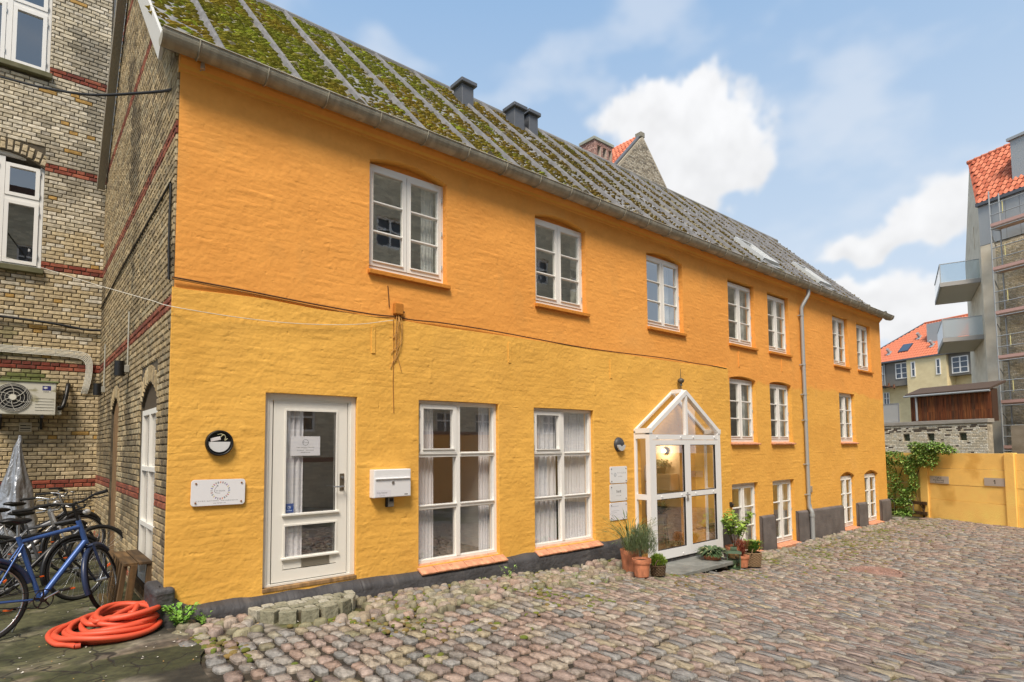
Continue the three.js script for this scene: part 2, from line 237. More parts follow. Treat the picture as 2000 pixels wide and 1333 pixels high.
// cracked, mossy concrete by the bicycles
{
  const pos = [], uv = [], idx = [], nx = 29, nz = 51;
  for (let j = 0; j < nz; j++) for (let i = 0; i < nx; i++) { const z = -6.6 + j * .2, e = z > .25 ? .06 + (vn(z * 3, 2, 115) - .5) * .25 : -.02, x = lerp(-6, e, Math.pow(i / (nx - 1), .6)); pos.push(x, ground(x, z) + .006 + (fbm(x * 2.2, z * 2.2, 3, 116) - .5) * .012, z); uv.push(x, z); }
  for (let j = 0; j < nz - 1; j++) for (let i = 0; i < nx - 1; i++) { const a = j * nx + i; idx.push(a, a + nx, a + 1, a + 1, a + nx, a + nx + 1); }
  const g = new THREE.BufferGeometry(); g.setAttribute('position', new THREE.Float32BufferAttribute(pos, 3)); g.setAttribute('uv', new THREE.Float32BufferAttribute(uv, 2)); g.setIndex(idx); g.computeVertexNormals();
  const crack = (x, z) => { const wx = x + (fbm(x * 3, z * 3, 3, 121) - .5) * .5, wz = z + (fbm(x * 3 + 9, z * 3, 3, 122) - .5) * .5, k = 4.2, xi = Math.floor(wx * k), zi = Math.floor(wz * k); let d1 = 9, d2 = 9; for (let a = -1; a < 2; a++) for (let b = -1; b < 2; b++) { const px = xi + a + hs(xi + a, zi + b, 7), pz = zi + b + hs(xi + a, zi + b, 8), d = Math.hypot(px - wx * k, pz - wz * k); if (d < d1) { d2 = d1; d1 = d; } else if (d < d2) d2 = d; } return d2 - d1; };
  const F = (u, v) => [u * 4 - 3, v * 8 - 4];
  const map = tex(512, 1024, (u, v) => {
    const [x, z] = F(u, v), n = fbm(x * 1.2, z * 2.2, 5, 123), f = fbm(x * 22, z * 22, 4, 124), cr = sst(.06, .01, crack(x, z)) * sst(.55, .66, fbm(x * .9, z * .9 + 5, 2, 125) + .1 * sst(.2, 1.2, z));
    let c = mixc([50, 47, 38], [136, 128, 112], sst(.4, .66, n + .05));
    const moss = sst(.44, .6, fbm(x * 1.1 + 3, z * 1.8, 5, 126) + .07 * sst(1, -.8, z)); c = mixc(c, [60, 64, 30], moss * .65);
    c = mixc(c, [158, 136, 122], sst(.6, .7, fbm(x * 1.4, z * 3 + 8, 4, 127)) * .6 * sst(.3, 1, z)); c = mixc(c, [38, 34, 28], cr * .9);
    return c.map((k) => k * (.66 + .56 * f));
  });
  map.repeat.set(1 / 4, 1 / 8); map.offset.set(3 / 4, 4 / 8); map.wrapS = map.wrapT = THREE.MirroredRepeatWrapping;
  const bump = tex(512, 1024, (u, v) => { const [x, z] = F(u, v); return .5 + .4 * fbm(x * 20, z * 20, 4, 128) - .6 * sst(.07, .0, crack(x, z)) * sst(.55, .66, fbm(x * .9, z * .9 + 5, 2, 125) + .1 * sst(.2, 1.2, z)); }, false);
  bump.repeat.copy(map.repeat); bump.offset.copy(map.offset); bump.wrapS = bump.wrapT = THREE.MirroredRepeatWrapping;
  struct(tag(mesh('concrete_pavement', g, std(0xffffff, .9, { map, bumpMap: bump, bumpScale: .02 })), 'cracked mossy concrete under the bicycles', 'pavement'));
}
// cobbles: rows of split stones, rounded field stones against the house
{
  const q = RNG(9), NV = 10;
  const stoneGeo = (p, jit, rise) => {                        // sides, a worn edge, an uneven top
    const n = p > 4 ? 12 : 10, rings = p > 4 ? [[1, -.07], [1, -.002], [.935, rise * .82]] : [[1, -.07], [1, -.006], [.88, rise * .62], [.6, rise * .95]], P = [], idx = [], ang = [];
    let out;
    if (p > 4) { const j = () => (q() - .5) * jit, c = [[-.5, -.5], [.5, -.5], [.5, .5], [-.5, .5]].map(([x, z]) => [x * (1 - q() * .12) + j() * .3, z * (1 - q() * .1) + j() * .3]); out = []; for (let i = 0; i < 4; i++) { const o = c[(i + 3) % 4], m = c[i], e = c[(i + 1) % 4], k = .1 + q() * .1, k2 = .1 + q() * .1; out.push([lerp(m[0], o[0], k), lerp(m[1], o[1], k)], [lerp(m[0], e[0], k2), lerp(m[1], e[1], k2)], [lerp(m[0], e[0], .5) * (1 + j() * .4), lerp(m[1], e[1], .5) * (1 + j() * .4)]); } }
    else { for (let i = 0; i < n; i++) ang.push((i + .5 + (q() - .5) * .5) / n * Math.PI * 2); out = ang.map((a) => { const c = Math.cos(a), s = Math.sin(a), r = Math.pow(Math.pow(Math.abs(c), p) + Math.pow(Math.abs(s), p), -1 / p) * (1 + (q() - .6) * jit); return [c * r * .5, s * r * .5]; }); }
    const tx = (q() - .5) * .012, tz = (q() - .5) * .016;
    for (const [sc, y] of rings) for (const [x, z] of out) P.push(x * sc, y + (y > 0 ? (q() - .5) * .004 + tx * x + tz * z : 0), z * sc);
    P.push(0, rise, 0); const k0 = rings.length - 1, c = rings.length * n;
    for (let k = 0; k < k0; k++) for (let i = 0; i < n; i++) { const a = k * n + i, b = k * n + (i + 1) % n; idx.push(a, a + n, b, b, a + n, b + n); }
    for (let i = 0; i < n; i++) idx.push(k0 * n + i, c, k0 * n + (i + 1) % n);
    let g = new THREE.BufferGeometry(); g.setAttribute('position', new THREE.Float32BufferAttribute(P, 3)); g.setIndex(idx); g = toCreasedNormals(g, p > 4 ? .45 : .9); const gp = g.attributes.position, uv = []; for (let i = 0; i < gp.count; i++) uv.push(gp.getX(i) * .2, gp.getZ(i) * .2); g.setAttribute('uv', new THREE.Float32BufferAttribute(uv, 2)); return g;
  };
  const setts = [...Array(NV)].map(() => stoneGeo(7, .3, .011)), rounds = [...Array(NV)].map(() => stoneGeo(2.5, .22, .034));
  const pal = [[166, 140, 130], [152, 126, 117], [158, 153, 148], [172, 158, 140], [140, 140, 141], [176, 150, 136], [128, 122, 118], [158, 128, 114], [118, 120, 122], [166, 152, 122], [184, 172, 158], [146, 132, 124], [122, 104, 98], [168, 146, 138]].map((c) => c.map((k, i) => lerp(k, [156, 149, 141][i], .36) * 1.08));
  const mossy = [[162, 156, 130], [148, 144, 116], [172, 166, 148], [164, 150, 130], [140, 134, 112], [176, 162, 150]];
  const spots = [];
  const inside = (x, z) => { if (x < .02 || z < 0.06) return false; if ((x - 21.576) * .9329 + (z - .42) * .36 > -.12) return false; if (x > 6.8 && x < 9.55 && z < 1.12) return false; if (x < 20.2 && x > 9.4 && z < .12) return false; if (x > .72 && x < 1.83 && z < .74) return false; if (Math.hypot(x - 11.02, z - 2.5) < .44) return false; return (z - .38) * 5.9 - (x + 1.2) * 5.18 < 13 && z < 7.4; };
  const put = (x, z, lx, lz, a, round, k) => spots.push({ x, z, lx, lz, a, round, k, y: ground(x, z) + (q() - .5) * .012, d: Math.hypot(x - EYE.x, z - EYE.z, 1.7) });
  for (let a = -1.5; a < 26;) {                              // courses run away from the house, fanning towards the end wall
    const big = sst(6, 1, a), w = lerp(.088, .115, big) + q() * .045, phi = lerp(.02, .36, sst(1.5, 9, a)), tn = Math.tan(phi), off = q();
    for (let z = -off * .2; z < 7.4;) {
      const l = lerp(.14, .15, big) + q() * lerp(.16, .1, big), zc = z + l / 2, x = a - tn * (zc - 1.2) + (vn(zc * 2, a * .7, 131) - .5) * .07 + (q() - .5) * lerp(.008, .034, big); z += l;
      if (zc < stripEdge(x) || !inside(x, zc) || (zc > 5.15 + (x - 6) * .02 && x > 3.5 && x < 9.5)) continue;
      const near = sst(stripEdge(x) + 1.2, stripEdge(x), zc); put(x, zc, w * (lerp(.87, .8, big) + q() * .13), l * (lerp(.9, .8, big) + q() * .08), phi + (q() - .5) * lerp(.14, .26, big), false, q() < near * .45 ? mossy[Math.floor(q() * 6)] : pal[Math.floor(q() * pal.length)]);
    }
    a += w * 1.0;
  }
  for (let a = -5; a < 6; a += .115) for (let b = -3; b < 6;) { const l = .14 + q() * .12, bc = b + l / 2; b += l; const x = 6.4 + a * .857 - bc * .515, z = 6.5 + a * .515 + bc * .857 * -1; if (z < 5.2 + (x - 6) * .02 || x < 3.5 || x > 9.5 || !inside(x, z)) continue; put(x, z, .105 * (.92 + q() * .1), l * .93, -.54 + (q() - .5) * .15, false, pal[Math.floor(q() * pal.length)]); }
  for (let x = .1; x < 20; x += .128) for (let z = .13; z < 1.7; z += .118) {
    const px = x + (q() - .5) * .085 + (Math.round(z / .118) % 2) * .06, pz = z + (q() - .5) * .07; if (pz > stripEdge(px) + .03 || !inside(px, pz)) continue;
    const s = .1 + q() * q() * .09; put(px, pz, s * (1 + q() * .35), s * (.8 + q() * .25), q() * 3.1, true, q() < .62 ? mossy[Math.floor(q() * 6)] : pal[Math.floor(q() * pal.length)]);
  }
  const field = new THREE.Group(); field.name = 'cobblestone_pavement'; struct(tag(field, 'cobblestone courtyard pavement in uneven rows in front of the yellow house', 'pavement')); scene.add(field);
  const line = (s) => (s.z - .38) * 5.9 - (s.x + 1.2) * 5.18;   // in front of this line lies what the photograph shows
  const shown = spots.filter((s) => line(s) < .3 && s.z < 5.6 - (s.x - 4.7) * .15).sort((a, b) => a.d / Math.sqrt(a.lx * a.lz) - b.d / Math.sqrt(b.lx * b.lz)), single = new Set(shown.slice(0, 300));
  const mats = new Map(), pos = [], nor = [], col = [], uvs = [], P = V(), N = V(), m4 = new THREE.Matrix4(), qt = new THREE.Quaternion(), nm = new THREE.Matrix3();
  for (const s of spots) {
    const g = (s.round ? rounds : setts)[Math.floor(q() * NV)], k = vary(s.k.map((c) => lin(c / 255)), q), hsc = s.round ? clamp(s.lx / .12, .7, 1.5) : .8 + q() * .45;
    m4.compose(V(s.x, s.y, s.z), qt.setFromAxisAngle(V(0, 1, 0), -s.a + (q() > .5 ? Math.PI : 0)), V(s.lx, hsc, s.lz));
    if (single.has(s)) { let m = mats.get(s.k); if (!m) { m = M.vstone.clone(); m.vertexColors = false; m.color.setRGB(...s.k.map((c) => lin(c / 255))); mats.set(s.k, m); } const ms = mesh('cobblestone', g, m, field); m4.decompose(ms.position, ms.quaternion, ms.scale); continue; }
    nm.getNormalMatrix(m4); const gp = g.attributes.position, gn = g.attributes.normal;
    for (let i = 0; i < gp.count; i++) { P.fromBufferAttribute(gp, i).applyMatrix4(m4); pos.push(P.x, P.y, P.z); uvs.push(P.x, P.z); N.fromBufferAttribute(gn, i).applyMatrix3(nm).normalize(); nor.push(N.x, N.y, N.z); col.push(...k); }
    
  }
  const g = new THREE.BufferGeometry(); g.setAttribute('position', new THREE.Float32BufferAttribute(pos, 3)); g.setAttribute('normal', new THREE.Float32BufferAttribute(nor, 3)); g.setAttribute('color', new THREE.Float32BufferAttribute(col, 3)); g.setAttribute('uv', new THREE.Float32BufferAttribute(uvs, 2));
  stuff(mesh('cobblestones', g, M.vstone, field));
  console.log('stones', spots.length);
  // manhole cover: dished ring and ribbed lid
  const rust = std(0xffffff, .7, { map: tex(256, 256, (u, v) => [158, 128, 116].map((k) => k * (.7 + .6 * fbm(u * 12, v * 12, 4, 140, 12, 12)))), metalness: .2 });
  const my = ground(11.02, 2.5) + .016, mh = thing('manhole_cover', 'round rusty ribbed manhole cover set in the cobbles', 'manhole', [11.02, my, 2.5]);
  mesh('frame', new THREE.LatheGeometry([[.36, -.05], [.36, .004], [.385, .008], [.425, .004], [.425, -.05]].map(([a, b]) => new THREE.Vector2(a, b)), 40), rust, mh);
  const lid = [new THREE.CylinderGeometry(.35, .35, .02, 40).translate(0, -.01, 0)]; for (const r of [.3, .22, .14, .06]) lid.push(new THREE.TorusGeometry(r, .009, 5, 36).rotateX(Math.PI / 2)); for (let i = 0; i < 16; i++) lid.push(box(-.005, .005, -.002, .007, .075, .33).rotateY(i * Math.PI / 8)); mesh('lid', lid, rust, mh);
}
// ---------------------------------------------------------------- the yellow house
const house = thing('yellow_house', 'long two-storey yellow plastered house with mossy roof and white windows', 'house');
const OPEN = [  // front openings: x0, x1, sill y, top y (spring), crown y
  [2.105, 3.25, 3.80, 5.19, 5.29], [4.887, 6.035, 3.80, 5.19, 5.28], [7.691, 8.847, 3.80, 5.18, 5.265], [10.552, 11.70, 3.80, 5.225, 5.23], [12.336, 13.42, 3.80, 5.225, 5.23], [16.057, 17.13, 3.80, 5.2, 5.205], [17.795, 18.894, 3.80, 5.2, 5.205],
  [10.504, 11.644, 1.64, 3.04, 3.1], [12.301, 13.404, 1.64, 3.04, 3.095], [16.316, 17.422, 1.64, 3.03, 3.035],
  [10.478, 11.591, -.76, .755, .765], [12.279, 13.368, -.76, .75, .76], [16.17, 17.159, -.76, .7, .815], [17.909, 19.0, -.76, .7, .81],
  [.89, 1.96, .085, 2.21, 2.212], [2.795, 4.126, .085, 2.215, 2.218], [4.796, 6.14, .065, 2.19, 2.193], [7.36, 9.1, -.42, 1.78, 1.782]];
const hole = (o) => archRect(o[0], o[1], o[2], o[3], o[4]);
{
  const outer = [[0, -.95], [19.75, -.95], [19.75, 5.78], [0, 5.78]];
  const low = (o) => o[2] < -.5;                            // openings that reach the ground
  // back coat: whole front, 0.34 m thick
  const fw = mesh('front_wall', boxUV(slab([[.006, -.95], ...OPEN.filter(low).sort((a, b) => a[0] - b[0]).flatMap((o) => { const h = hole(o); return [[o[0], -.95], ...h.slice(2).reverse(), [o[1], -.95]]; }), [19.75, -.95], [19.75, 5.78], [.006, 5.78]], OPEN.filter((o) => !low(o)).map(hole), .34).translate(0, 0, -.34)), M.paint, house);
  // older proud coat on the lower left, its upper edge uneven
  const top = []; for (let x = 10.42; x > .001; x -= .22) top.push([x, 3.205 + (vn(x * 1.3, 4, 150) - .5) * .03 + (x > 9.9 ? .03 : 0)]); top.push([-.012, 3.205]);
  mesh('lower_render', boxUV(slab([[-.012, -.02], [7.362, -.02], [7.362, 1.777], [9.097, 1.777], [9.097, -.02], [10.42, -.02], ...top], OPEN.slice(14, 17).map((o) => hole([o[0] + .003, o[1] - .003, o[2] + (o[2] < .05 ? .003 : 0), o[3] - .003, o[4] - .003])), .02, .004).translate(0, 0, .001)), M.mustard, house);
  // cornice under the gutter
  const pr = [[-.02, 5.43], [.012, 5.45], [.022, 5.475], [.05, 5.5], [.085, 5.545], [.1, 5.6], [.1, 5.66], [-.02, 5.66]], cs = new THREE.Shape(pr.map(([z, y]) => new THREE.Vector2(z, y)));
  mesh('cornice', boxUV(new THREE.ExtrudeGeometry(cs, { depth: 19.78, bevelEnabled: false }).applyMatrix4(new THREE.Matrix4().makeBasis(V(0, 0, 1), V(0, 1, 0), V(1, 0, 0))).translate(-.01, 0, 0)), M.paint, house);
  // tarred base, left part: broad sloped ledge, lumpy
  const lump = (prof, x0, x1, mat, amp, capL) => {
    const pos = [], idx = [], n = Math.max(4, Math.round((x1 - x0) / .06)), m = prof(0).length;
    for (let i = 0; i <= n; i++) { const x = lerp(x0, x1, i / n), pf = prof(x); pf.forEach(([z, y], k) => { const a = k === 0 || k === m - 1 ? 0 : amp; pos.push(x + (i > 0 && i < n ? 0 : 0), y + (vn(x * 5, k * 3.1, 151) - .5) * a * .8, z + (fbm(x * 3.2, k * 1.7, 3, 152) - .5) * a); }); }
    for (let i = 0; i < n; i++) for (let k = 0; k < m - 1; k++) { const a = i * m + k; idx.push(a, a + 1, a + m, a + m, a + 1, a + m + 1); }
    const g = new THREE.BufferGeometry(); const cap = (i) => { const b = i * m, c = pos.length / 3; pos.push(pos[b * 3], pos[(b + m - 1) * 3 + 1], pos[b * 3 + 2]); for (let k = 0; k < m - 1; k++) idx.push(c, b + k, b + k + 1); }; cap(0); cap(n);
    g.setAttribute('position', new THREE.Float32BufferAttribute(pos, 3)); g.setIndex(idx); g.computeVertexNormals(); const uv = []; for (let i = 0; i < pos.length; i += 3) uv.push(pos[i], pos[i + 1] + pos[i + 2]); g.setAttribute('uv', new THREE.Float32BufferAttribute(uv, 2)); return mesh('base_course', g, mat, house);
  };
  const leftProf = (x) => { const up = x < .3 ? lerp(.3, .07, sst(-.1, .24, x)) : .065 - .006 * x, dep = x < .3 ? .07 + .05 * sst(0, .4, x) : .12; return [[-.02, up + .006], [.021, up], [dep * .6, up - .022], [dep * .92, up - .05], [dep + .02, up - .1], [dep + .03, (up + -.5) / 2], [dep + .04, -.34], [dep + .05, -.8]]; };
  lump(leftProf, -.05, 7.16, M.plinth, .035);
  const rp = (x) => { const up = .02 - (x - 10) * .016; return [[-.02, up + .012], [.012, up + .008], [.055, up - .015], [.066, up - .05], [.068, -.3], [.072, -.55], [.08, -1.1]]; };
  for (const [a, b] of [[9.46, 10.45], [11.6, 12.25], [13.39, 16.14], [17.18, 17.88], [19.02, 19.83]]) lump(rp, a, b, M.plinthFar, .012);
  mesh('corner_base', boxUV(new RoundedBoxGeometry(.19, .8, .52, 4, .04).translate(-.022, -.12, -.16)), M.plinth, house);
  // brick end wall
  const DP = 6.6, ridge = [3.27, 9.0], gpoly = [[.006, -.6], [DP, -.6], [DP, 6.45], [3.95, 9.28], [3.27, 9.0], [.006, 5.72]];   // u = -z
  const gw = archRect(.66, 1.74, .1, 2.12, 2.36), gd = archRect(3.72, 4.62, -.1, 2.18, 2.38);
  const gm = slab(gpoly, [gw, gd], .34).applyMatrix4(new THREE.Matrix4().makeBasis(V(0, 0, -1), V(0, 1, 0), V(1, 0, 0)));
  const gable = mesh('gable_wall', boxUV(gm), M.mortar, house);
  const pale = [[190, 170, 132], [178, 158, 120], [200, 180, 142], [166, 148, 114], [152, 136, 108], [182, 168, 136]].map((c) => rgb(...c)), reds = [[148, 84, 62], [134, 72, 54], [160, 96, 72], [120, 66, 52]].map((c) => rgb(...c));
  const bands = [1.06, 3.11, 4.83, 6.7, 8.43];
  const archH = (u, poly, u0, u1, ys, yc, v) => v < ys ? true : v < ys + (yc - ys) * (1 - Math.pow(2 * (u - u0) / (u1 - u0) - 1, 2));
  const spansG = (v) => {
    const top = v < 5.72 ? [0, DP] : [v <= 9 ? (v - 5.72) / (9 - 5.72) * 3.27 : 3.27 + (v - 9) / .28 * .68, v <= 6.45 ? DP : DP - (v - 6.45) / (9.28 - 6.45) * (DP - 3.95)];
    if (top[1] <= top[0]) return []; const h = [];
    for (const [a, b, y0, ys, yc, rg] of [[.66, 1.74, .1, 2.12, 2.36, .2], [3.72, 4.62, -.1, 2.18, 2.38, .2]]) { if (v > y0 && v < ys) h.push([a, b]); else if (v >= ys - .02 && v < yc + rg) { const t = Math.sqrt(Math.max(0, 1 - (v - ys) / (yc + rg - ys))) / 2, c = (a + b) / 2, w = (b - a) * (t + .05); h.push([Math.min(c - w, a), Math.max(c + w, b)]); } }
    return cut([top], h);
  };
  const voussoirs = (a, b, ys, yc, cols) => (q) => { const o = []; const n = Math.round((b - a) / .078); for (let i = 0; i < n; i++) { const t = (i + .5) / n, u = lerp(a, b, t), s = 2 * t - 1; o.push({ u: u + s * .05, v: ys + (yc - ys) * (1 - s * s) + .105, w: .063, h: .19, rot: -s * .32, k: cols[Math.floor(q() * cols.length)] }); } return o; };
  brickWall({ parent: gable, mirror: true, frame: new THREE.Matrix4().makeBasis(V(0, 0, 1), V(0, 1, 0), V(-1, 0, 0)), spans: spansG, v0: -.5, v1: 9.3, seed: 21, singles: 300, near: (u, v) => (u < 4 && v > .3 && v < 8 ? u * 1.3 + Math.abs(v - 2.6) * .35 : 1e7),
    extra: (q) => [...voussoirs(.66, 1.74, 2.12, 2.36, pale)(q), ...voussoirs(3.72, 4.62, 2.18, 2.38, pale)(q)],
    colour: (u, v, h, q) => { for (const b of bands) if (v > b - BH && v < b + BH) return reds[Math.floor(q() * 4)]; if (v < .12 && v > -.1) return q() < .4 ? reds[2] : pale[4]; const soot = sst(.5, .68, fbm(u * 1.1, v * .7, 4, 160)) * .55; const f = (1 - soot) * (.86 + q() * .2); return pale[Math.floor(q() * pale.length)].map((k) => k * f); } });
  // other walls, floors and rooms inside
  const inner = (n, g, m) => mesh(n, g, m, house);
  inner('rear_wall', box(.3, 19.75, -.95, 6.4, -6.6, -6.3), M.interior);
  inner('end_wall', boxUV(slab([[.34, -.95], [6.3, -.95], [6.3, 6.3], [3.27, 8.9], [.34, 5.9]], [], .3).applyMatrix4(new THREE.Matrix4().makeBasis(V(0, 0, -1), V(0, 1, 0), V(1, 0, 0))).translate(19.44, 0, 0)), M.paint);
  inner('floor', box(.345, 7.2, -.05, .08, -6.3, -.345), M.interiorFloor); inner('floor', box(.345, 19.43, 3.25, 3.45, -6.3, -.345), M.interiorFloor);
  inner('floor', box(9.62, 19.43, -.95, -.85, -6.3, -.345), M.interiorFloor); inner('floor', box(9.62, 19.43, 1.25, 1.4, -6.3, -.345), M.interiorFloor);
  inner('ceiling', box(.345, 19.43, 5.5, 5.58, -6.3, -.345), M.ceiling); inner('ceiling', box(.345, 19.43, 3.16, 3.24, -6.3, -.345), M.ceiling);
  inner('ceiling', box(.345, 7.2, 2.62, 2.7, -6.3, -.345), M.ceiling);
  inner('partition', box(.345, 7.2, .08, 2.62, -3.4, -3.3), M.interior); inner('partition', box(.345, 19.43, 3.45, 5.5, -3.6, -3.5), M.interior); inner('partition', box(9.75, 19.43, -.85, 3.16, -3.3, -3.2), M.interior);
  inner('partition', box(4.28, 4.38, .08, 2.62, -3.3, -.345), M.interior); inner('partition', box(9.5, 9.6, 3.45, 5.5, -3.5, -.345), M.interior); inner('partition', box(14.4, 14.5, -.85, 5.5, -3.2, -.345), M.interior);
  // hall behind the glass porch
  inner('hall_wall', box(7.1, 7.2, -.45, 2.62, -1.7, -.345), M.hall); inner('hall_wall', box(9.52, 9.62, -.95, 3.16, -3.3, -.345), M.hall); inner('hall_wall', box(7.2, 9.52, -.45, 2.62, -1.8, -1.7), M.hall); inner('hall_floor', box(7.2, 9.52, -.5, -.42, -1.7, -.345), std(0x8a6a48, .6)); inner('ceiling', box(7.2, 9.52, 2.62, 2.68, -1.7, -.345), M.ceiling);
  // window and boarded door in the brick end wall
  const gwin = mesh('side_window', [box(.012, .07, .1, 2.06, -.74, -.66), box(.012, .07, .1, 2.06, -1.74, -1.66), box(.012, .07, 2.0, 2.06, -1.66, -.74), box(.012, .07, .1, .16, -1.66, -.74), box(.008, .066, .16, 2.0, -1.225, -1.175), ...[.75, 1.38].flatMap((y) => [box(.004, .062, y - .025, y + .025, -1.66, -.74)])], M.offwhite, house);
  for (const [a, b] of [[-1.175, -.74], [-1.66, -1.225]]) for (const [y0, y1] of [[.16, .725], [.775, 1.355], [1.405, 2]]) mesh('pane', new THREE.PlaneGeometry(b - a, y1 - y0).rotateY(-Math.PI / 2).translate(.04, (y0 + y1) / 2, (a + b) / 2), M.glass, gwin);
  mesh('boarding', box(.03, .06, 2.06, 2.4, -1.76, -.64), std(0x4a3f30, .9), gwin); mesh('sill', box(-.05, .2, .02, .1, -1.76, -.64), M.oldwood, gwin);
  mesh('boarded_door', boxUV(box(.03, .07, -.15, 2.42, -4.64, -3.7)), std(0xe0d8cc, .9, { map: woodMap }), house);
}
// ---------------------------------------------------------------- windows of the front
function frameBars(x0, x1, y0, y1, z0, z1, w, wb = w) { return [box(x0, x0 + w, y0, y1, z0, z1), box(x1 - w, x1, y0, y1, z0, z1), box(x0 + w, x1 - w, y1 - w, y1, z0, z1), box(x0 + w, x1 - w, y0, y0 + wb, z0, z1)]; }
const pane = (x0, x1, y0, y1, z, parent, m = M.glass) => mesh('pane', new THREE.PlaneGeometry(x1 - x0, y1 - y0).translate((x0 + x1) / 2, (y0 + y1) / 2, z), m, parent);
function casement(x0, x1, y0, y1, z, rows = 3) {             // two leaves with three panes each; z = front of the outer frame
  const w = mesh('window', frameBars(x0 + .002, x1 - .002, y0, y1, z - .09, z, .042, .05), M.white, house), xm = (x0 + x1) / 2;
  for (const [a, b, s] of [[x0 + .047, xm - .004, -1], [xm + .004, x1 - .047, 1]]) {
    const r = .058, ya = y0 + .055, yb = y1 - .047, sash = mesh('casement', [...frameBars(a, b, ya, yb, z - .05, z + .012, r, r + .012)], M.white, w);
    const g0 = ya + r + .012, g1 = yb - r, st = (g1 - g0) / rows, bars = [];
    // moulded edges of the leaf and the glazing bars
    bars.push(...frameBars(a + r - .012, b - r + .012, g0 - .012, g1 + .012, z + .012, z + .02, .008));
    for (let k = 1; k < rows; k++) { const y = g0 + st * k; bars.push(box(a + r, b - r, y - .014, y + .014, z - .04, z + .006), box(a + r, b - r, y - .006, y + .006, z + .006, z + .014)); }
    bars.push(box(a + r - .01, b - r + .01, g0 - .018, g0 - .002, z + .012, z + .03));
    mesh('glazing_bar', bars, M.white, w);
    for (let k = 0; k < rows; k++) pane(a + r, b - r, g0 + st * k + (k ? .014 : 0), g0 + st * (k + 1) - (k < rows - 1 ? .014 : 0), z - .012, w, M.glassOld);
    const hx = s < 0 ? a - .006 : b + .006, hb = []; for (const t of [.13, .5, .87]) { const y = lerp(ya, yb, t); hb.push(bar(V(hx, y - .03, z + .014), V(hx, y + .03, z + .014), .008, 6)); } mesh('hinge', hb, M.galv, w);
  }
  lining(x0, x1, y0, y1, z - .092, w); return w;
}
function lining(x0, x1, y0, y1, z, w) { mesh('lining', [box(x0, x0 + .018, y0, y1, -.36, z), box(x1 - .018, x1, y0, y1, -.36, z), box(x0 + .018, x1 - .018, y1 - .018, y1, -.36, z), box(x0 - .02, x1 + .02, y0 - .02, y0, -.42, z)], M.interior, w); }
OPEN.slice(0, 14).forEach((o, i) => {
  const z = i < 10 ? -.095 : -.085, w = casement(o[0] - .012, o[1] + .012, i < 7 ? 3.825 : i < 10 ? 1.665 : -.71, i < 7 ? 5.19 : i < 10 ? 3.04 : i < 12 ? .75 : .69, z);
  if (o[4] - o[3] > .03) mesh('head_board', slab(archRect(o[0] + .002, o[1] - .002, o[3] - .03, o[3], o[4] - .002), [], .05).translate(0, 0, z - .1), i < 10 ? M.paint : M.mustard, w);
  const sx0 = o[0] - .02, sx1 = o[1] + .035;
  if (i < 7) { const g = new RoundedBoxGeometry(sx1 - sx0, .06, .2, 3, .012); const p = g.attributes.position; for (let k = 0; k < p.count; k++) p.setY(k, p.getY(k) - (p.getZ(k) + .1) * .12 + (fbm((p.getX(k) + i * 7) * 6, p.getZ(k) * 8, 3, 170) - .5) * .02); g.computeVertexNormals(); mesh('sill', boxUV(g.translate((sx0 + sx1) / 2, 3.785, -.045)), M.sill, w); }
  else if (i < 10) { const n = 5; for (let k = 0; k < n; k++) mesh('sill_tile', boxUV(rbox(lerp(sx0, sx1, k / n) + .002, lerp(sx0, sx1, (k + 1) / n) - .002, -.014, .014, -.11, .1, .004).rotateX(.24).translate(0, 1.632 + (k % 2) * .002, -.03)), M.tile, w); }
  else { const n = 5; for (let k = 0; k < n; k++) mesh('sill_tile', boxUV(rbox(lerp(o[0], o[1], k / n) + .002, lerp(o[0], o[1], (k + 1) / n) - .002, -.05, .03, -.16, .16, .004).rotateX(.1).translate(0, -.76 + (k % 2) * .003, -.02)), M.tile, w); }
});
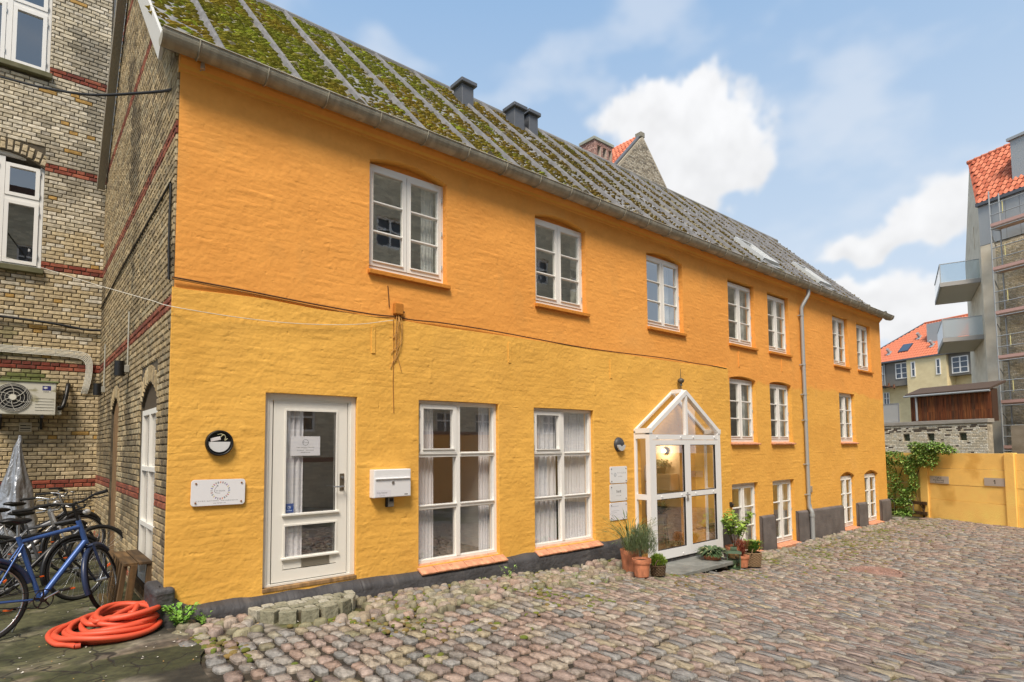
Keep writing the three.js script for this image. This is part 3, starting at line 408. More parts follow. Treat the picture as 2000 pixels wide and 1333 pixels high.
// shop windows: fixed frame of two by three with one opening leaf
[[15, 'A'], [16, 'B']].forEach(([i]) => {
  const o = OPEN[i], x0 = o[0] + .002, x1 = o[1] - .002, y0 = o[2], y1 = o[3] - .004, z = -.045, xm = (x0 + x1) / 2, h = (y1 - y0 - .1) / 3;
  const w = mesh('shop_window', [...frameBars(x0, x1, y0, y1, z - .1, z, .045, .06), box(xm - .03, xm + .03, y0 + .06, y1 - .045, z - .08, z + .006)], M.white, house);
  lining(x0 + .001, x1 - .001, y0 + .004, y1 - .002, z - .102, w);
  const ys = [y0 + .06, y0 + .06 + h, y0 + .06 + 2 * h, y1 - .045];
  for (const k of [1, 2]) { mesh('transom', [box(x0 + .045, xm - .03, ys[k] - .026, ys[k] + .026, z - .08, z + .004), box(xm + .03, x1 - .045, ys[k] - .026, ys[k] + .026, z - .08, z + .004), box(x0 + .045, xm - .03, ys[k] + .014, ys[k] + .026, z + .004, z + .022), box(xm + .03, x1 - .045, ys[k] + .014, ys[k] + .026, z + .004, z + .022)], M.white, w); }
  mesh('casement', [...frameBars(x0 + .05, xm - .034, ys[2] + .03, y1 - .05, z - .05, z + .02, .055), box(x0 + .09, xm - .075, ys[2] + .072, ys[2] + .086, z + .02, z + .036)], M.white, w);
  for (let k = 0; k < 3; k++) { const a = ys[k] + (k ? .026 : 0), b = ys[k + 1] - (k < 2 ? .026 : 0); if (k < 2) pane(x0 + .045, xm - .03, a, b, z - .04, w); else pane(x0 + .105, xm - .089, ys[2] + .085, y1 - .105, z - .02, w); pane(xm + .03, x1 - .045, a, b, z - .04, w); }
  for (const [p, q, r, t] of [[x0 + .045, xm - .03, ys[0], ys[1] - .026], [xm + .03, x1 - .045, ys[0], ys[1] - .026], [xm + .03, x1 - .045, ys[2] + .026, ys[3]]]) mesh('bead', frameBars(p, q, r, t, z - .034, z - .024, .012), M.offwhite, w);
  for (const yy of [.15, .75]) mesh('hinge', bar(V(x0 + .045, lerp(ys[2], y1, yy) - .04, z + .022), V(x0 + .045, lerp(ys[2], y1, yy) + .04, z + .022), .01, 6), M.galv, w);
  const n = 6; for (let k = 0; k < n; k++) { const a = lerp(o[0] - .015, o[1] + .06, k / n), b = lerp(o[0] - .015, o[1] + .06, (k + 1) / n); mesh('sill_tile', boxUV(rbox(a + .003, b - .003, -.011, .011, -.11, .11, .004).rotateX(.42 + (k % 3) * .012).translate(0, y0 - .032 + (k % 2) * .003, .045)), M.tile, w); }
});
// ---------------------------------------------------------------- curtains: folded cloth hung just inside the glass
function curtain(x0, x1, y0, y1, z, label, folds = 9, amp = .02, mat = M.curtain) {
  const n = folds * 8, g = new THREE.PlaneGeometry(x1 - x0, y1 - y0, n, 6), p = g.attributes.position;
  for (let i = 0; i < p.count; i++) { const x = p.getX(i), y = p.getY(i), t = (x / (x1 - x0) + .5) * folds * Math.PI * 2; p.setZ(i, amp * (Math.sin(t) + .4 * Math.sin(t * 1.7 + 1 + y)) * (1 + .2 * Math.sin(y * 2))); }
  g.computeVertexNormals(); return tag(mesh('curtain', g.translate((x0 + x1) / 2, (y0 + y1) / 2, z), mat), label, 'curtain', 'curtains behind the panes');
}
curtain(1.1, 1.36, .1, 2.1, -.115, 'white pleated curtain behind the glazed door', 4, .012);
curtain(2.83, 3.14, .12, 2.18, -.17, 'white curtain at the left side of the shop window beside the mailbox', 6, .012);
curtain(3.92, 4.1, .12, 2.18, -.2, 'white curtain at the right side of the shop window beside the mailbox', 4, .014);
curtain(4.94, 5.44, .1, 2.16, -.17, 'white curtain in the left half of the shop window beside the three plaques', 5, .018);
curtain(5.5, 6.12, .1, 2.16, -.16, 'white curtain filling the right half of the shop window beside the three plaques', 10, .012);
curtain(2.97, 3.17, 3.75, 5.3, -.22, 'white curtain in the upper window nearest the brick end wall', 4, .02);
curtain(4.9, 5.2, 3.75, 5.3, -.3, 'grey curtain in the upper window second from the brick end wall', 5, .02, std(0x9a9c98, 1)); curtain(8.5, 8.8, 3.75, 5.3, -.3, 'pale curtain in the upper window third from the brick end wall', 5, .02);
[[11.35, 11.62, 3.7, 5.2, 'upper window left of the downpipe, first of two'], [13.1, 13.36, 3.7, 5.2, 'upper window just left of the downpipe'], [16.5, 16.9, 3.7, 5.2, 'upper window right of the downpipe'], [18.3, 18.8, 3.7, 5.2, 'last upper window by the far corner'], [11.25, 11.55, 1.6, 3.05, 'middle window right of the porch'], [13.05, 13.33, 1.6, 3.05, 'middle window just left of the downpipe'], [16.7, 17.3, 1.6, 3.05, 'single middle window right of the downpipe'], [11.2, 11.5, -.8, .7, 'ground window behind the potted plants'], [13, 13.3, -.8, .7, 'ground window just left of the downpipe'], [16.3, 16.6, -.8, .65, 'first arched ground window'], [18.0, 18.3, -.8, .65, 'last arched ground window by the far corner']].forEach(([a, b, y0, y1, s]) => curtain(a, b, y0, y1, -.24, 'white curtain in the ' + s, 6, .02));
// ---------------------------------------------------------------- the glazed door
{
  const o = OPEN[14], x0 = o[0] + .003, x1 = o[1] - .003, y0 = o[2] + .03, y1 = o[3] - .004, z = -.03;
  const d = mesh('door', [box(x0 + .115, x0 + .235, y0 + .03, y1 - .075, z - .07, z - .02), box(x1 - .215, x1 - .095, y0 + .03, y1 - .075, z - .07, z - .02), box(x0 + .235, x1 - .215, y1 - .17, y1 - .075, z - .07, z - .02), box(x0 + .235, x1 - .215, y0 + .03, y0 + .15, z - .07, z - .02), box(x0 + .235, x1 - .215, y0 + .16, y0 + .275, z - .07, z - .024), box(x0 + .235, x1 - .215, .76, .86, z - .07, z - .02)], M.offwhite, house);
  mesh('frame', [...frameBars(x0, x1, y0, y1, z - .12, z, .058, .02), box(x0 + .058, x0 + .1, y0 + .02, y1 - .058, z - .12, z - .012), box(x1 - .085, x1 - .058, y0 + .02, y1 - .058, z - .12, z - .012), box(x0 + .1, x1 - .085, y1 - .075, y1 - .058, z - .12, z - .012)], M.offwhite, d);
  mesh('glazing_bead', [...frameBars(x0 + .235, x1 - .215, .86, y1 - .17, z - .03, z - .01, .018), ...frameBars(x0 + .235, x1 - .215, y0 + .275, .76, z - .03, z - .01, .018), rbox(x0 + .215, x1 - .195, .852, .878, z - .02, z + .012, .006), rbox(x0 + .215, x1 - .195, y0 + .262, y0 + .286, z - .02, z + .012, .006)], M.offwhite, d);
  pane(x0 + .25, x1 - .23, .875, y1 - .185, z - .045, d); pane(x0 + .25, x1 - .23, y0 + .29, .745, z - .045, d);
  mesh('threshold', boxUV(rbox(x0 - .0, x1, o[2] - .012, o[2] + .028, -.16, .035, .006)), std(0xffffff, .8, { map: woodMap, color: 0xfff6e6 }), d);
  mesh('lock_plate', rbox(x1 - .185, x1 - .13, 1.1, 1.3, z - .02, z - .012, .003), std(0x8b8374, .35, { metalness: .8 }), d);
  mesh('handle', [bar(V(x1 - .157, 1.15, z - .014), V(x1 - .157, 1.15, z + .045), .009, 10), bar(V(x1 - .157, 1.15, z + .045), V(x1 - .29, 1.152, z + .05), .009, 10), new THREE.SphereGeometry(.0095, 8, 6).translate(x1 - .157, 1.15, z + .045), bar(V(x1 - .157, 1.255, z - .012), V(x1 - .157, 1.255, z + .008), .016, 14)], M.steel, d);
  mesh('letter_slot', [...frameBars(x0 + .44, x0 + .76, y0 + .17, y0 + .265, z - .025, z - .012, .012), box(x0 + .452, x0 + .748, y0 + .182, y0 + .253, z - .025, z - .018)], std(0x9b978c, .4, { metalness: .7 }), d);
  const paper = canvasTex(512, 330, (c, w, h) => { c.fillStyle = '#e9e9ee'; c.fillRect(0, 0, w, h); c.strokeStyle = '#55575e'; c.lineWidth = 9; c.setLineDash([12, 6]); c.beginPath(); c.arc(w / 2, 105, 50, 0, 7); c.stroke(); c.setLineDash([]); c.fillStyle = '#3a3c42'; c.font = '18px serif'; c.textAlign = 'center'; c.fillText('CITY REJSER', w / 2 + 4, 112); c.lineWidth = 4; c.beginPath(); c.arc(w / 2 - 14, 105, 24, 2, 4.6); c.stroke(); c.font = 'bold 17px sans-serif'; c.fillText('Gruppe- og temarejser til hele verden', w / 2, 196); c.font = '15px sans-serif'; c.fillText('City Rejser', w / 2, 218); c.font = 'bold 17px sans-serif'; c.fillText('Tlf. 33 93 88 35        Mobil 51 88 88 81', w / 2, 244); c.fillText('www.cityrejser.com', w / 2, 280); });
  const pm = [std(0xe9e9ee), std(0xe9e9ee), std(0xe9e9ee), std(0xe9e9ee), std(0xffffff, .8, { map: paper }), std(0xe9e9ee)];
  tag(mesh('paper_notice', box(1.205, 1.545, 1.515, 1.735, -.081, -.0785), pm), 'white printed notice taped inside the glazed door', 'notice');
  const blue = canvasTex(128, 128, (c) => { c.fillStyle = '#2f55a4'; c.fillRect(0, 0, 128, 128); c.strokeStyle = '#dfe8f6'; c.lineWidth = 6; c.beginPath(); c.arc(64, 54, 20, 0, 7); c.stroke(); c.fillStyle = '#dfe8f6'; c.beginPath(); c.arc(70, 50, 9, 0, 7); c.fill(); c.fillRect(24, 96, 80, 8); });
  tag(mesh('sticker', new THREE.PlaneGeometry(.1, .1).translate(1.2, .935, -.0785), std(0xffffff, .5, { map: blue })), 'small blue sticker at the lower left of the door glass', 'sticker');
}
// ---------------------------------------------------------------- roof
const RA = 5.76, RS = 1.0, roofY = (z) => RA - RS * z, RZ = -3.27;    // z runs negative up the slope
{
  const feltMap = tex(1024, 512, (u, v) => { const x = u * 10, y = v * 5, n = fbm(x * 2, y * 2, 5, 180), f = fbm(x * 16, y * 16, 4, 181); let c = [132, 133, 134].map((k) => k * (.66 + .34 * n + .3 * f)); c = mixc(c, [170, 168, 160], sst(.6, .74, fbm(x * 7, y * 7, 4, 182)) * .45); return mixc(c, [120, 104, 44], sst(.55, .68, fbm(x * 1.7 + 4, y * 1.5, 5, 183)) * .45); });
  feltMap.repeat.set(1 / 10, 1 / 5);
  M.felt = std(0xffffff, .95, { map: feltMap, bumpMap: fineBump, bumpScale: .012 });
  M.batten = std(0xffffff, .9, { map: tex(256, 256, (u, v) => [122, 122, 124].map((k) => k * (.74 + .4 * fbm(u * 10, v * 10, 4, 186, 10, 10))), true, 1), bumpMap: fineBump, bumpScale: .006 });
  const sl = Math.hypot(1, RS), len = (RZ * -1 + .1) * sl;
  const m4 = new THREE.Matrix4().makeBasis(V(1, 0, 0), V(0, RS / sl, -1 / sl), V(0, 1 / sl, RS / sl)).setPosition(0, roofY(.1), .1);    // roof frame: x along, y up the slope, z out
  const rx0 = -.16, rx1 = 19.93;
  const roof = mesh('roof', boxUV(box(rx0, rx1, 0, len, -.09, 0)).applyMatrix4(m4), M.felt, house);
  mesh('rear_slope', new THREE.ExtrudeGeometry(shapeOf([[-RZ - .06, roofY(RZ) + .02], [-RZ + .7, 9.36], [6.9, 6.2], [6.9, 6.1], [-RZ + .68, 9.2], [-RZ - .06, roofY(RZ) - .08]]), { depth: 19.9, bevelEnabled: false }).applyMatrix4(new THREE.Matrix4().makeBasis(V(0, 0, -1), V(0, 1, 0), V(1, 0, 0))).translate(.02, 0, 0), M.felt, roof);
  const gb = new THREE.ExtrudeGeometry(shapeOf([[-.056, 0], [-.024, .05], [0, .066], [.024, .05], [.056, 0]]), { depth: len, bevelEnabled: false }).rotateX(Math.PI / 2).translate(0, len, 0);
  for (let k = 0; k < 24; k++) { const x = .43 + k * .845; if (x > 19.7) break; mesh('roof_batten', boxUV(gb.clone().translate(x, 0, -.002)).applyMatrix4(m4), M.batten, roof); }
  mesh('verge_board', boxUV(box(rx0 - .03, rx0 - .002, -.04, len - .1, -.2, .03)).applyMatrix4(m4), std(0xcfcfca, .55), roof);
  mesh('eaves_board', box(.0, 19.8, 5.6, 5.65, .1, .14), std(0x5b4632, .9), roof);
  mesh('rear_verge_board', boxUV(slab([[3.72, 9.36], [6.45, 6.62], [6.45, 6.42], [3.72, 9.12]], [], .12, .0).applyMatrix4(new THREE.Matrix4().makeBasis(V(0, 0, -1), V(0, 1, 0), V(1, 0, 0))).translate(-.16, 0, 0)), std(0x8f897b, .8, { bumpMap: fineBump, bumpScale: .006 }), roof);
  // moss: tufts strung along the slope's width, thick on the near end
  const q = RNG(33), tuft = new THREE.IcosahedronGeometry(1, 1); { const p = tuft.attributes.position; for (let i = 0; i < p.count; i++) { const k = 1 + (hs(Math.round(p.getX(i) * 9), Math.round(p.getY(i) * 9 + p.getZ(i) * 31), 4) - .5) * .5; p.setXYZ(i, p.getX(i) * k, p.getY(i) * k, p.getZ(i) * k); } tuft.computeVertexNormals(); }
  const at = []; const pos = V(), Mx = new THREE.Matrix4();
  for (let gx = rx0 + .04; gx < rx1; gx += .094) for (let gy2 = .02; gy2 < len; gy2 += .043) {       // tufts hold on to the courses of the felt
    const x = gx + (q() - .5) * .1, y = gy2 + (q() - .5) * .05, strip = (x - .43) / .845, fr = strip - Math.floor(strip), e = Math.min(fr, 1 - fr);
    if (e < .07 && q() < .97) continue;
    const big = fbm(x * .8, y * 1.0, 3, 190), fine = vn(x * 7, y * 16, 191), p = lerp(.82, .44, sst(1, 12, x)) + (big - .5) * 1.2 + .3 * sst(len * .75, len, y) - .25 * sst(.6, .1, y) + (fine - .5) * .5 - .35 * sst(.5, -.2, x);
    if (q() > p) continue; at.push([x, y, q() * .2]);
  }
  const im = new THREE.InstancedMesh(tuft, std(0xffffff, .95), at.length), kc = new THREE.Color(), gr = rgb(128, 132, 40), ye = rgb(150, 128, 38), br = rgb(104, 84, 40), wh = rgb(168, 160, 140), lg = rgb(160, 172, 52);
  at.forEach(([x, y, d], i) => {
    const s = (.5 + q() * .9) * (.7 + Math.min(d * 4, .7)), sc = lerp(1, .8, sst(5, 12, x));
    pos.set(x, y, .004).applyMatrix4(m4); Mx.copy(m4).setPosition(pos).multiply(new THREE.Matrix4().makeRotationZ((q() - .5) * .5)).scale(V(.033 * s * sc * (1 + q() * .6), .0125 * s * sc, .012 + .012 * s)); im.setMatrixAt(i, Mx);
    const t = fbm(x * .9 + 7, y * 1.2, 3, 193), far = sst(2, 8, x); let c = mixc(gr, ye, clamp((t - .35) * 2.6 + far * .4)); c = mixc(c, br, clamp(far * .75 - .1 + (q() - .5) * .5 - .4 * sst(len * .7, len, y))); if (q() < .12 * (1 - far)) c = lg; if (q() < .05 + .1 * far) c = wh; const b = .75 + q() * .5; kc.setRGB(c[0] * b, c[1] * b, c[2] * b); im.setColorAt(i, kc);
  });
  im.name = 'roof_moss'; im.castShadow = im.receiveShadow = true; stuff(im); roof.add(im);
  // ridge strip
  mesh('ridge_cap', bar(V(rx0, roofY(RZ) + .0, RZ), V(rx1, roofY(RZ) + .0, RZ), .07, 8), M.felt, roof);
  // gutter: half-round channel with brackets and joints
  const gy = 5.64, gz = .2, gr2 = .118, prof = []; for (let i = 0; i <= 14; i++) { const a = Math.PI + i / 14 * Math.PI; prof.push([Math.cos(a) * gr2, Math.sin(a) * gr2]); } prof.push([gr2 + .012, .006], [gr2 + .008, .016], [gr2 - .004, .012]); for (let i = 14; i >= 0; i--) { const a = Math.PI + i / 14 * Math.PI; prof.push([Math.cos(a) * (gr2 - .006), Math.sin(a) * (gr2 - .006)]); }
  const gut = mesh('gutter', boxUV(new THREE.ExtrudeGeometry(shapeOf(prof), { depth: 20.32, bevelEnabled: false }).applyMatrix4(new THREE.Matrix4().makeBasis(V(0, 0, 1), V(0, 1, 0), V(1, 0, 0))).translate(-.2, gy, gz)), M.zinc, house);
  mesh('end_cap', slab(prof.slice(0, 15), [], .006).applyMatrix4(new THREE.Matrix4().makeBasis(V(0, 0, 1), V(0, 1, 0), V(1, 0, 0))).translate(-.203, gy, gz), M.zinc, gut);
  for (let x = .12, k = 0; x < 20; x += .66, k++) { const pts = []; for (let i = 0; i <= 8; i++) { const a = Math.PI * (1 + i / 8); pts.push(V(x, gy + Math.sin(a) * (gr2 + .006), gz + Math.cos(a) * (gr2 + .006))); } mesh('bracket', tube(pts, .009, 14, 5), M.zinc, gut); if (k % 3 === 2) mesh('joint', new THREE.CylinderGeometry(gr2 + .006, gr2 + .006, .07, 16, 1, true, -Math.PI / 2, Math.PI).rotateX(Math.PI / 2).rotateZ(Math.PI / 2).rotateX(Math.PI).translate(x + .4, gy, gz), M.zinc, gut); }
  // downpipe with swan neck, clips and a cast foot
  const dpx = 13.98, dp = mesh('downpipe', [tube([V(14.12, 5.54, .2), V(14.12, 5.44, .2), V(14.1, 5.36, .19), V(14.0, 5.12, .1), V(dpx, 5.03, .075), V(dpx, 4.9, .075)], .045, 40, 12), bar(V(dpx, .05, .075), V(dpx, 4.92, .075), .043, 14)], M.galv, house);
  mesh('pipe_foot', [tube([V(dpx, .1, .078), V(dpx, .02, .09), V(dpx, -.08, .135), V(dpx, -.2, .14)], .052, 24, 12), bar(V(dpx, -.84, .14), V(dpx, -.15, .14), .05, 14), bar(V(dpx, -.19, .14), V(dpx, -.13, .14), .062, 14)], M.galv, dp);
  for (const y of [4.86, 3.6, 2.85, 2.2, 1.1, .35]) mesh('pipe_clip', [bar(V(dpx, y - .022, .075), V(dpx, y + .022, .075), .05, 14), box(dpx - .07, dpx - .04, y - .012, y + .012, -.005, .09)], M.galv, dp);
  // roof vents
  for (const [x, y, w] of [[5.48, 2.78, 1], [6.92, 2.88, 1], [7.37, 2.92, .94]]) {
    const b = V(x, y * sl, 0); const p = V(x, (y + .1) / sl * sl, 0).applyMatrix4(m4); const v = new THREE.Group(); const base = V(x, 0, 0); const zz = .1 - y, yy = roofY(zz);
    const m = mesh('roof_vent', [rbox(x - .14 * w, x + .14 * w, yy - .25, yy + .34, zz - .18, zz + .12, .01), new THREE.CylinderGeometry(.15, .15, .28 * w, 16, 1, false, 0, Math.PI / 2).rotateZ(Math.PI / 2).rotateX(Math.PI).translate(x, yy + .0, zz + .0).scale(1, 1, 1)], M.lead, house);
    mesh('cap', [rbox(x - .19 * w, x + .19 * w, yy + .34, yy + .42, zz - .23, zz + .18, .012)], M.lead, m);
  }
  // skylights
  for (const x of [13.05, 16.35]) { const y0 = .78, y1 = 1.85, f = (g) => boxUV(g).applyMatrix4(m4), s = mesh('skylight', f(merge([...frameBars(x, x + .82, y0, y1, -.02, .1, .06)])), std(0xc4c8ca, .45), house); mesh('pane', new THREE.PlaneGeometry(.7, y1 - y0 - .12).translate(x + .41, (y0 + y1) / 2, .06).applyMatrix4(m4), M.glass, s); mesh('blind_box', f(box(x + .06, x + .76, y0 + .06, y1 - .06, .005, .012)), std(0xeef0f0, .8), s); mesh('flashing', f(box(x - .1, x + .92, y0 - .16, y0, .004, .03)), M.galv, s); }
}
// ---------------------------------------------------------------- fittings on the front
function plaque(name, x0, x1, y0, y1, z, draw, label, category, o = {}) {
  const w = x1 - x0, h = y1 - y0, r = o.r ?? .03, s = new THREE.Shape(); s.moveTo(r, 0); s.lineTo(w - r, 0); s.quadraticCurveTo(w, 0, w, r); s.lineTo(w, h - r); s.quadraticCurveTo(w, h, w - r, h); s.lineTo(r, h); s.quadraticCurveTo(0, h, 0, h - r); s.lineTo(0, r); s.quadraticCurveTo(0, 0, r, 0);
  const g = new THREE.ExtrudeGeometry(s, { depth: .007, bevelEnabled: true, bevelThickness: .002, bevelSize: .002, bevelSegments: 2 }), p = g.attributes.position, uv = g.attributes.uv; for (let i = 0; i < p.count; i++) uv.setXY(i, p.getX(i) / w, p.getY(i) / h);
  const T = canvasTex(o.px || 768, Math.round((o.px || 768) * h / w), draw), m = new THREE.Mesh(g, [std(0xffffff, o.rough ?? .3, { map: T, metalness: o.metal || 0 }), std(o.edge || 0xe4e4e6, .4)]);
  const t = o.parent || thing(name, label, category, [x0, y0, z]); m.name = 'plate'; m.castShadow = m.receiveShadow = true; t.add(m);
  for (const [a, b] of (o.screws || [])) mesh('screw', new THREE.CylinderGeometry(.009, .009, .008, 10).rotateX(Math.PI / 2).translate(a * w, b * h, .012), o.screwMat || std(0x7d7468, .4, { metalness: .7 }), t);
  return t;
}
{
  const four = [[.08, .86], [.93, .86], [.08, .12], [.93, .12]];
  const bg = (c, w, h, k = '#e6e6ea') => { c.fillStyle = k; c.fillRect(0, 0, w, h); };
  const sg = plaque('travel_sign', .19, .692, 1.035, 1.292, .05, (c, w, h) => {
    bg(c, w, h); const q = RNG(4), cols = ['#3b3b98', '#b9b83a', '#c04a4a', '#6d7a6a', '#222', '#d8823a', '#8a2a4a', '#5a5a66', '#7b4ba0', '#c9b27a', '#2d3f7a', '#8c3b2a', '#a8a8b4'];
    for (let i = 0; i < 24; i++) { const a = i / 24 * 6.283, x = w * .53 + Math.cos(a) * w * .165, y = h * .43 + Math.sin(a) * w * .165; c.save(); c.translate(x, y); c.rotate(a); c.fillStyle = cols[i % cols.length]; c.fillRect(-13, -9, 26, 18); c.fillStyle = cols[(i * 5 + 3) % cols.length]; c.fillRect(-13, -9, 12, 9); c.fillStyle = '#e6e6ea'; c.fillRect(-2, -9, 5, 18); c.restore(); }
    c.strokeStyle = '#3a3a40'; c.lineWidth = 5; c.beginPath(); c.moveTo(w * .47, h * .25); c.quadraticCurveTo(w * .40, h * .42, w * .425, h * .48); c.quadraticCurveTo(w * .45, h * .54, w * .53, h * .53); c.stroke();
    c.fillStyle = '#3a3a40'; c.save(); c.translate(w * .475, h * .24); c.rotate(.7); c.fillRect(-14, -3, 28, 6); c.fillRect(-3, -14, 6, 28); c.restore();
    c.font = '26px serif'; c.textAlign = 'left'; c.fillText('ITY REJSER', w * .44, h * .465); c.font = '21px sans-serif'; c.fillText('Tlf: 33 93 88 35   Mobil: 51 88 88 81     Email: info@cityrejser.com', w * .075, h * .84); c.fillText('www.cityrejser.com', w * .4, h * .93);
  }, 'white rounded sign plate with a ring of little flags left of the glazed door', 'sign', { r: .035, screws: four, screwMat: std(0xa9744a, .4, { metalness: .6 }) }); sg.position.z = .045; sg.rotation.z = -.012;
  plaque('name_plaque', 6.51, 6.955, .965, 1.245, .03, (c, w, h) => { bg(c, w, h, '#dfe1e4'); c.fillStyle = '#6b7178'; c.strokeStyle = '#9aa0a6'; c.lineWidth = 4; c.font = '62px sans-serif'; c.fillText('N', w * .07, h * .46); 'RTHERN'.split('').forEach((k, i) => c.fillText(k, w * (.43 + i * .088), h * .44)); c.font = '40px serif'; c.fillText('by LEEDS', w * .47, h * .64); for (let i = 0; i < 6; i++) { c.beginPath(); c.ellipse(w * .29, h * .5, 26, 60, i * .52, 0, 7); c.stroke(); } c.beginPath(); c.arc(w * .29, h * .5, 58, 0, 7); c.stroke(); }, 'top white plaque of three beside the porch, with a round flower emblem', 'plaque', { screws: four });
  plaque('name_plaque', 6.5, 6.945, .66, .945, .03, (c, w, h) => { bg(c, w, h, '#dadbdc'); c.fillStyle = '#4a4a4e'; c.font = 'bold 96px serif'; c.textAlign = 'center'; c.fillText('NæR', w * .5, h * .5); c.font = '26px sans-serif'; c.fillText('arkitektur og design', w * .5, h * .7); c.strokeStyle = '#b8b8bc'; c.lineWidth = 4; c.beginPath(); c.arc(w * .03, h * .42, 90, -1, 1); c.stroke(); }, 'middle white plaque of three beside the porch, with large serif letters', 'plaque', { screws: [[.08, .84], [.93, .13]] });
  plaque('name_plaque', 6.49, 6.94, .345, .635, .03, (c, w, h) => { bg(c, w, h, '#dcdce2'); c.fillStyle = '#7d7f86'; c.font = '32px sans-serif'; c.fillText('Indgang mod gården', w * .12, h * .22); c.font = '27px sans-serif'; c.fillText('Henvendelse til kontoret her', w * .08, h * .48); c.fillText('eller ring på telefon', w * .08, h * .58); c.strokeStyle = '#a5a7ae'; c.lineWidth = 3; c.strokeRect(w * .4, h * .68, w * .24, h * .18); }, 'bottom white plaque of three beside the porch, with small text lines', 'plaque', { screws: four });
  // broken round lamp left of the door
  const la = thing('wall_lamp', 'round black wall lamp without its cover above the sign plate', 'lamp', [.437, 1.66, .024]);
  mesh('housing', new THREE.LatheGeometry([[.001, .0], [.128, 0], [.132, .02], [.13, .055], [.121, .062], [.112, .055], [.109, .03], [.108, .02], [.001, .02]].map(([a, b]) => new THREE.Vector2(a, b)), 40).rotateX(Math.PI / 2), M.black, la);
  const half = new THREE.Shape(); half.absarc(0, 0, .1, Math.PI, Math.PI * 2); mesh('reflector', new THREE.ExtrudeGeometry(half, { depth: .012, bevelEnabled: true, bevelThickness: .003, bevelSize: .003, curveSegments: 24 }).translate(0, .008, .028), std(0xd7d8da, .4), la);
  mesh('ballast', rbox(-.085, .01, -.018, .018, .022, .045, .004).rotateZ(.22).translate(-.0, .048, 0), std(0xd9d4d6, .5), la);
  mesh('wire', [tube([V(.01, .06, .04), V(.035, .085, .05), V(.055, .06, .045), V(.05, .025, .04), V(.075, .045, .04)], .004, 30, 5), tube([V(-.02, .085, .04), V(.01, .092, .045), V(.04, .08, .05)], .004, 16, 5)], std(0xc9c6a2, .5), la);
  // half-hooded lamp by the porch
  const lb = thing('wall_lamp', 'dark half-hooded round wall lamp above the three plaques', 'lamp', [6.76, 1.62, .024]);
  mesh('hood', new THREE.SphereGeometry(.125, 28, 14, 0, Math.PI * 2, 0, Math.PI / 2).rotateX(Math.PI / 2).scale(1, 1, .62), std(0x3c3e43, .5), lb); const hl = new THREE.Shape(); hl.absarc(0, -.012, .095, Math.PI, Math.PI * 2); mesh('diffuser', new THREE.ExtrudeGeometry(hl, { depth: .012, bevelEnabled: true, bevelThickness: .008, bevelSize: .004, curveSegments: 20 }).translate(0, 0, .055), std(0xb9bcbe, .4), lb);
  // mailbox and key safe
  const mb = thing('mailbox', 'white metal mailbox with a name label right of the glazed door', 'mailbox', [2.12, 1.0, .022]);
  mesh('body', rbox(0, .5, 0, .335, 0, .115, .006), std(0xe3e4e6, .35), mb); mesh('lid', rbox(.012, .488, .228, .33, .112, .119, .003), std(0xe3e4e6, .35), mb); mesh('front', rbox(.012, .488, .006, .222, .112, .118, .003), std(0xdfe0e3, .35), mb); mesh('lip', rbox(.015, .485, .218, .234, .115, .136, .006), std(0xeeeef0, .3), mb); mesh('lock', new THREE.CylinderGeometry(.018, .018, .012, 18).rotateX(Math.PI / 2).translate(.25, .175, .122), M.steel, mb);
  const nm = canvasTex(384, 160, (c, w, h) => { c.fillStyle = '#d7d6de'; c.fillRect(0, 0, w, h); c.fillStyle = '#6a6970'; c.font = '58px sans-serif'; c.fillText('City Rejser', 26, 84); c.font = '22px sans-serif'; c.fillText('cityrejser.com', 90, 136); }); mesh('name_label', box(.022, .222, .008, .092, .1185, .1195), [std(0xd7d6de), std(0xd7d6de), std(0xd7d6de), std(0xd7d6de), std(0xffffff, .6, { map: nm }), std(0xd7d6de)], mb); mesh('maker_mark', box(.41, .455, .022, .032, .1182, .119), M.black, mb);
  const ks = thing('key_safe', 'small dark key safe under the white mailbox', 'key safe', [2.325, .875, .022]); mesh('body', rbox(0, .1, 0, .122, 0, .05, .01, 3), M.black, ks); mesh('front', rbox(.016, .096, .003, .118, .045, .056, .006), std(0x7b766e, .5), ks); mesh('shutter', rbox(.032, .082, .066, .106, .054, .06, .006), M.black, ks);
  // flat iron wall ties
  [[2.155, 2.75, 3.08], [4.33, 2.82, 3.12], [6.595, 2.75, 3.07]].forEach(([x, a, b], i) => tag(mesh('wall_tie', boxUV(rbox(x - .025, x + .025, a, b, .02, .036, .004)), M.mustard), ['painted flat iron wall tie above the glazed door and mailbox', 'painted flat iron wall tie above between the two shop windows', 'painted flat iron wall tie left above the porch'][i], 'wall tie', 'iron wall ties'));
  [[10.93, 3.3, 3.66], [12.95, 3.35, 3.66]].forEach(([x, a, b], i) => tag(mesh('wall_tie', boxUV(rbox(x - .022, x + .022, a, b, -.004, .014, .006)), M.paint), ['painted wall tie under the fourth upper window', 'painted wall tie under the upper window beside the downpipe'][i], 'wall tie', 'iron wall ties'));
  // junction box and cables along the ledge
  const jb = thing('junction_box', 'painted cable junction box above the mailbox', 'junction box', [2.49, 3.345, .0]); mesh('box', rbox(-.062, .062, -.075, .075, 0, .075, .018, 3), M.sill, jb); mesh('gland', bar(V(.06, -.03, .04), V(.085, -.03, .04), .013, 8), M.dark, jb);
  const loops = []; const q = RNG(8); for (let i = 0; i < 7; i++) { const a = (q() - .5) * .1, l = .15 + q() * .5; loops.push(tube([V(a * .6, -.07, .04), V(a, -.16, .05 + q() * .03), V(a * 1.6 + (q() - .5) * .1, -.2 - l * .5, .05), V(a + (q() - .5) * .22, -.2 - l, .035)], .0045, 24, 5)); } mesh('loose_wire', loops, std(0xb98a4a, .7), jb);
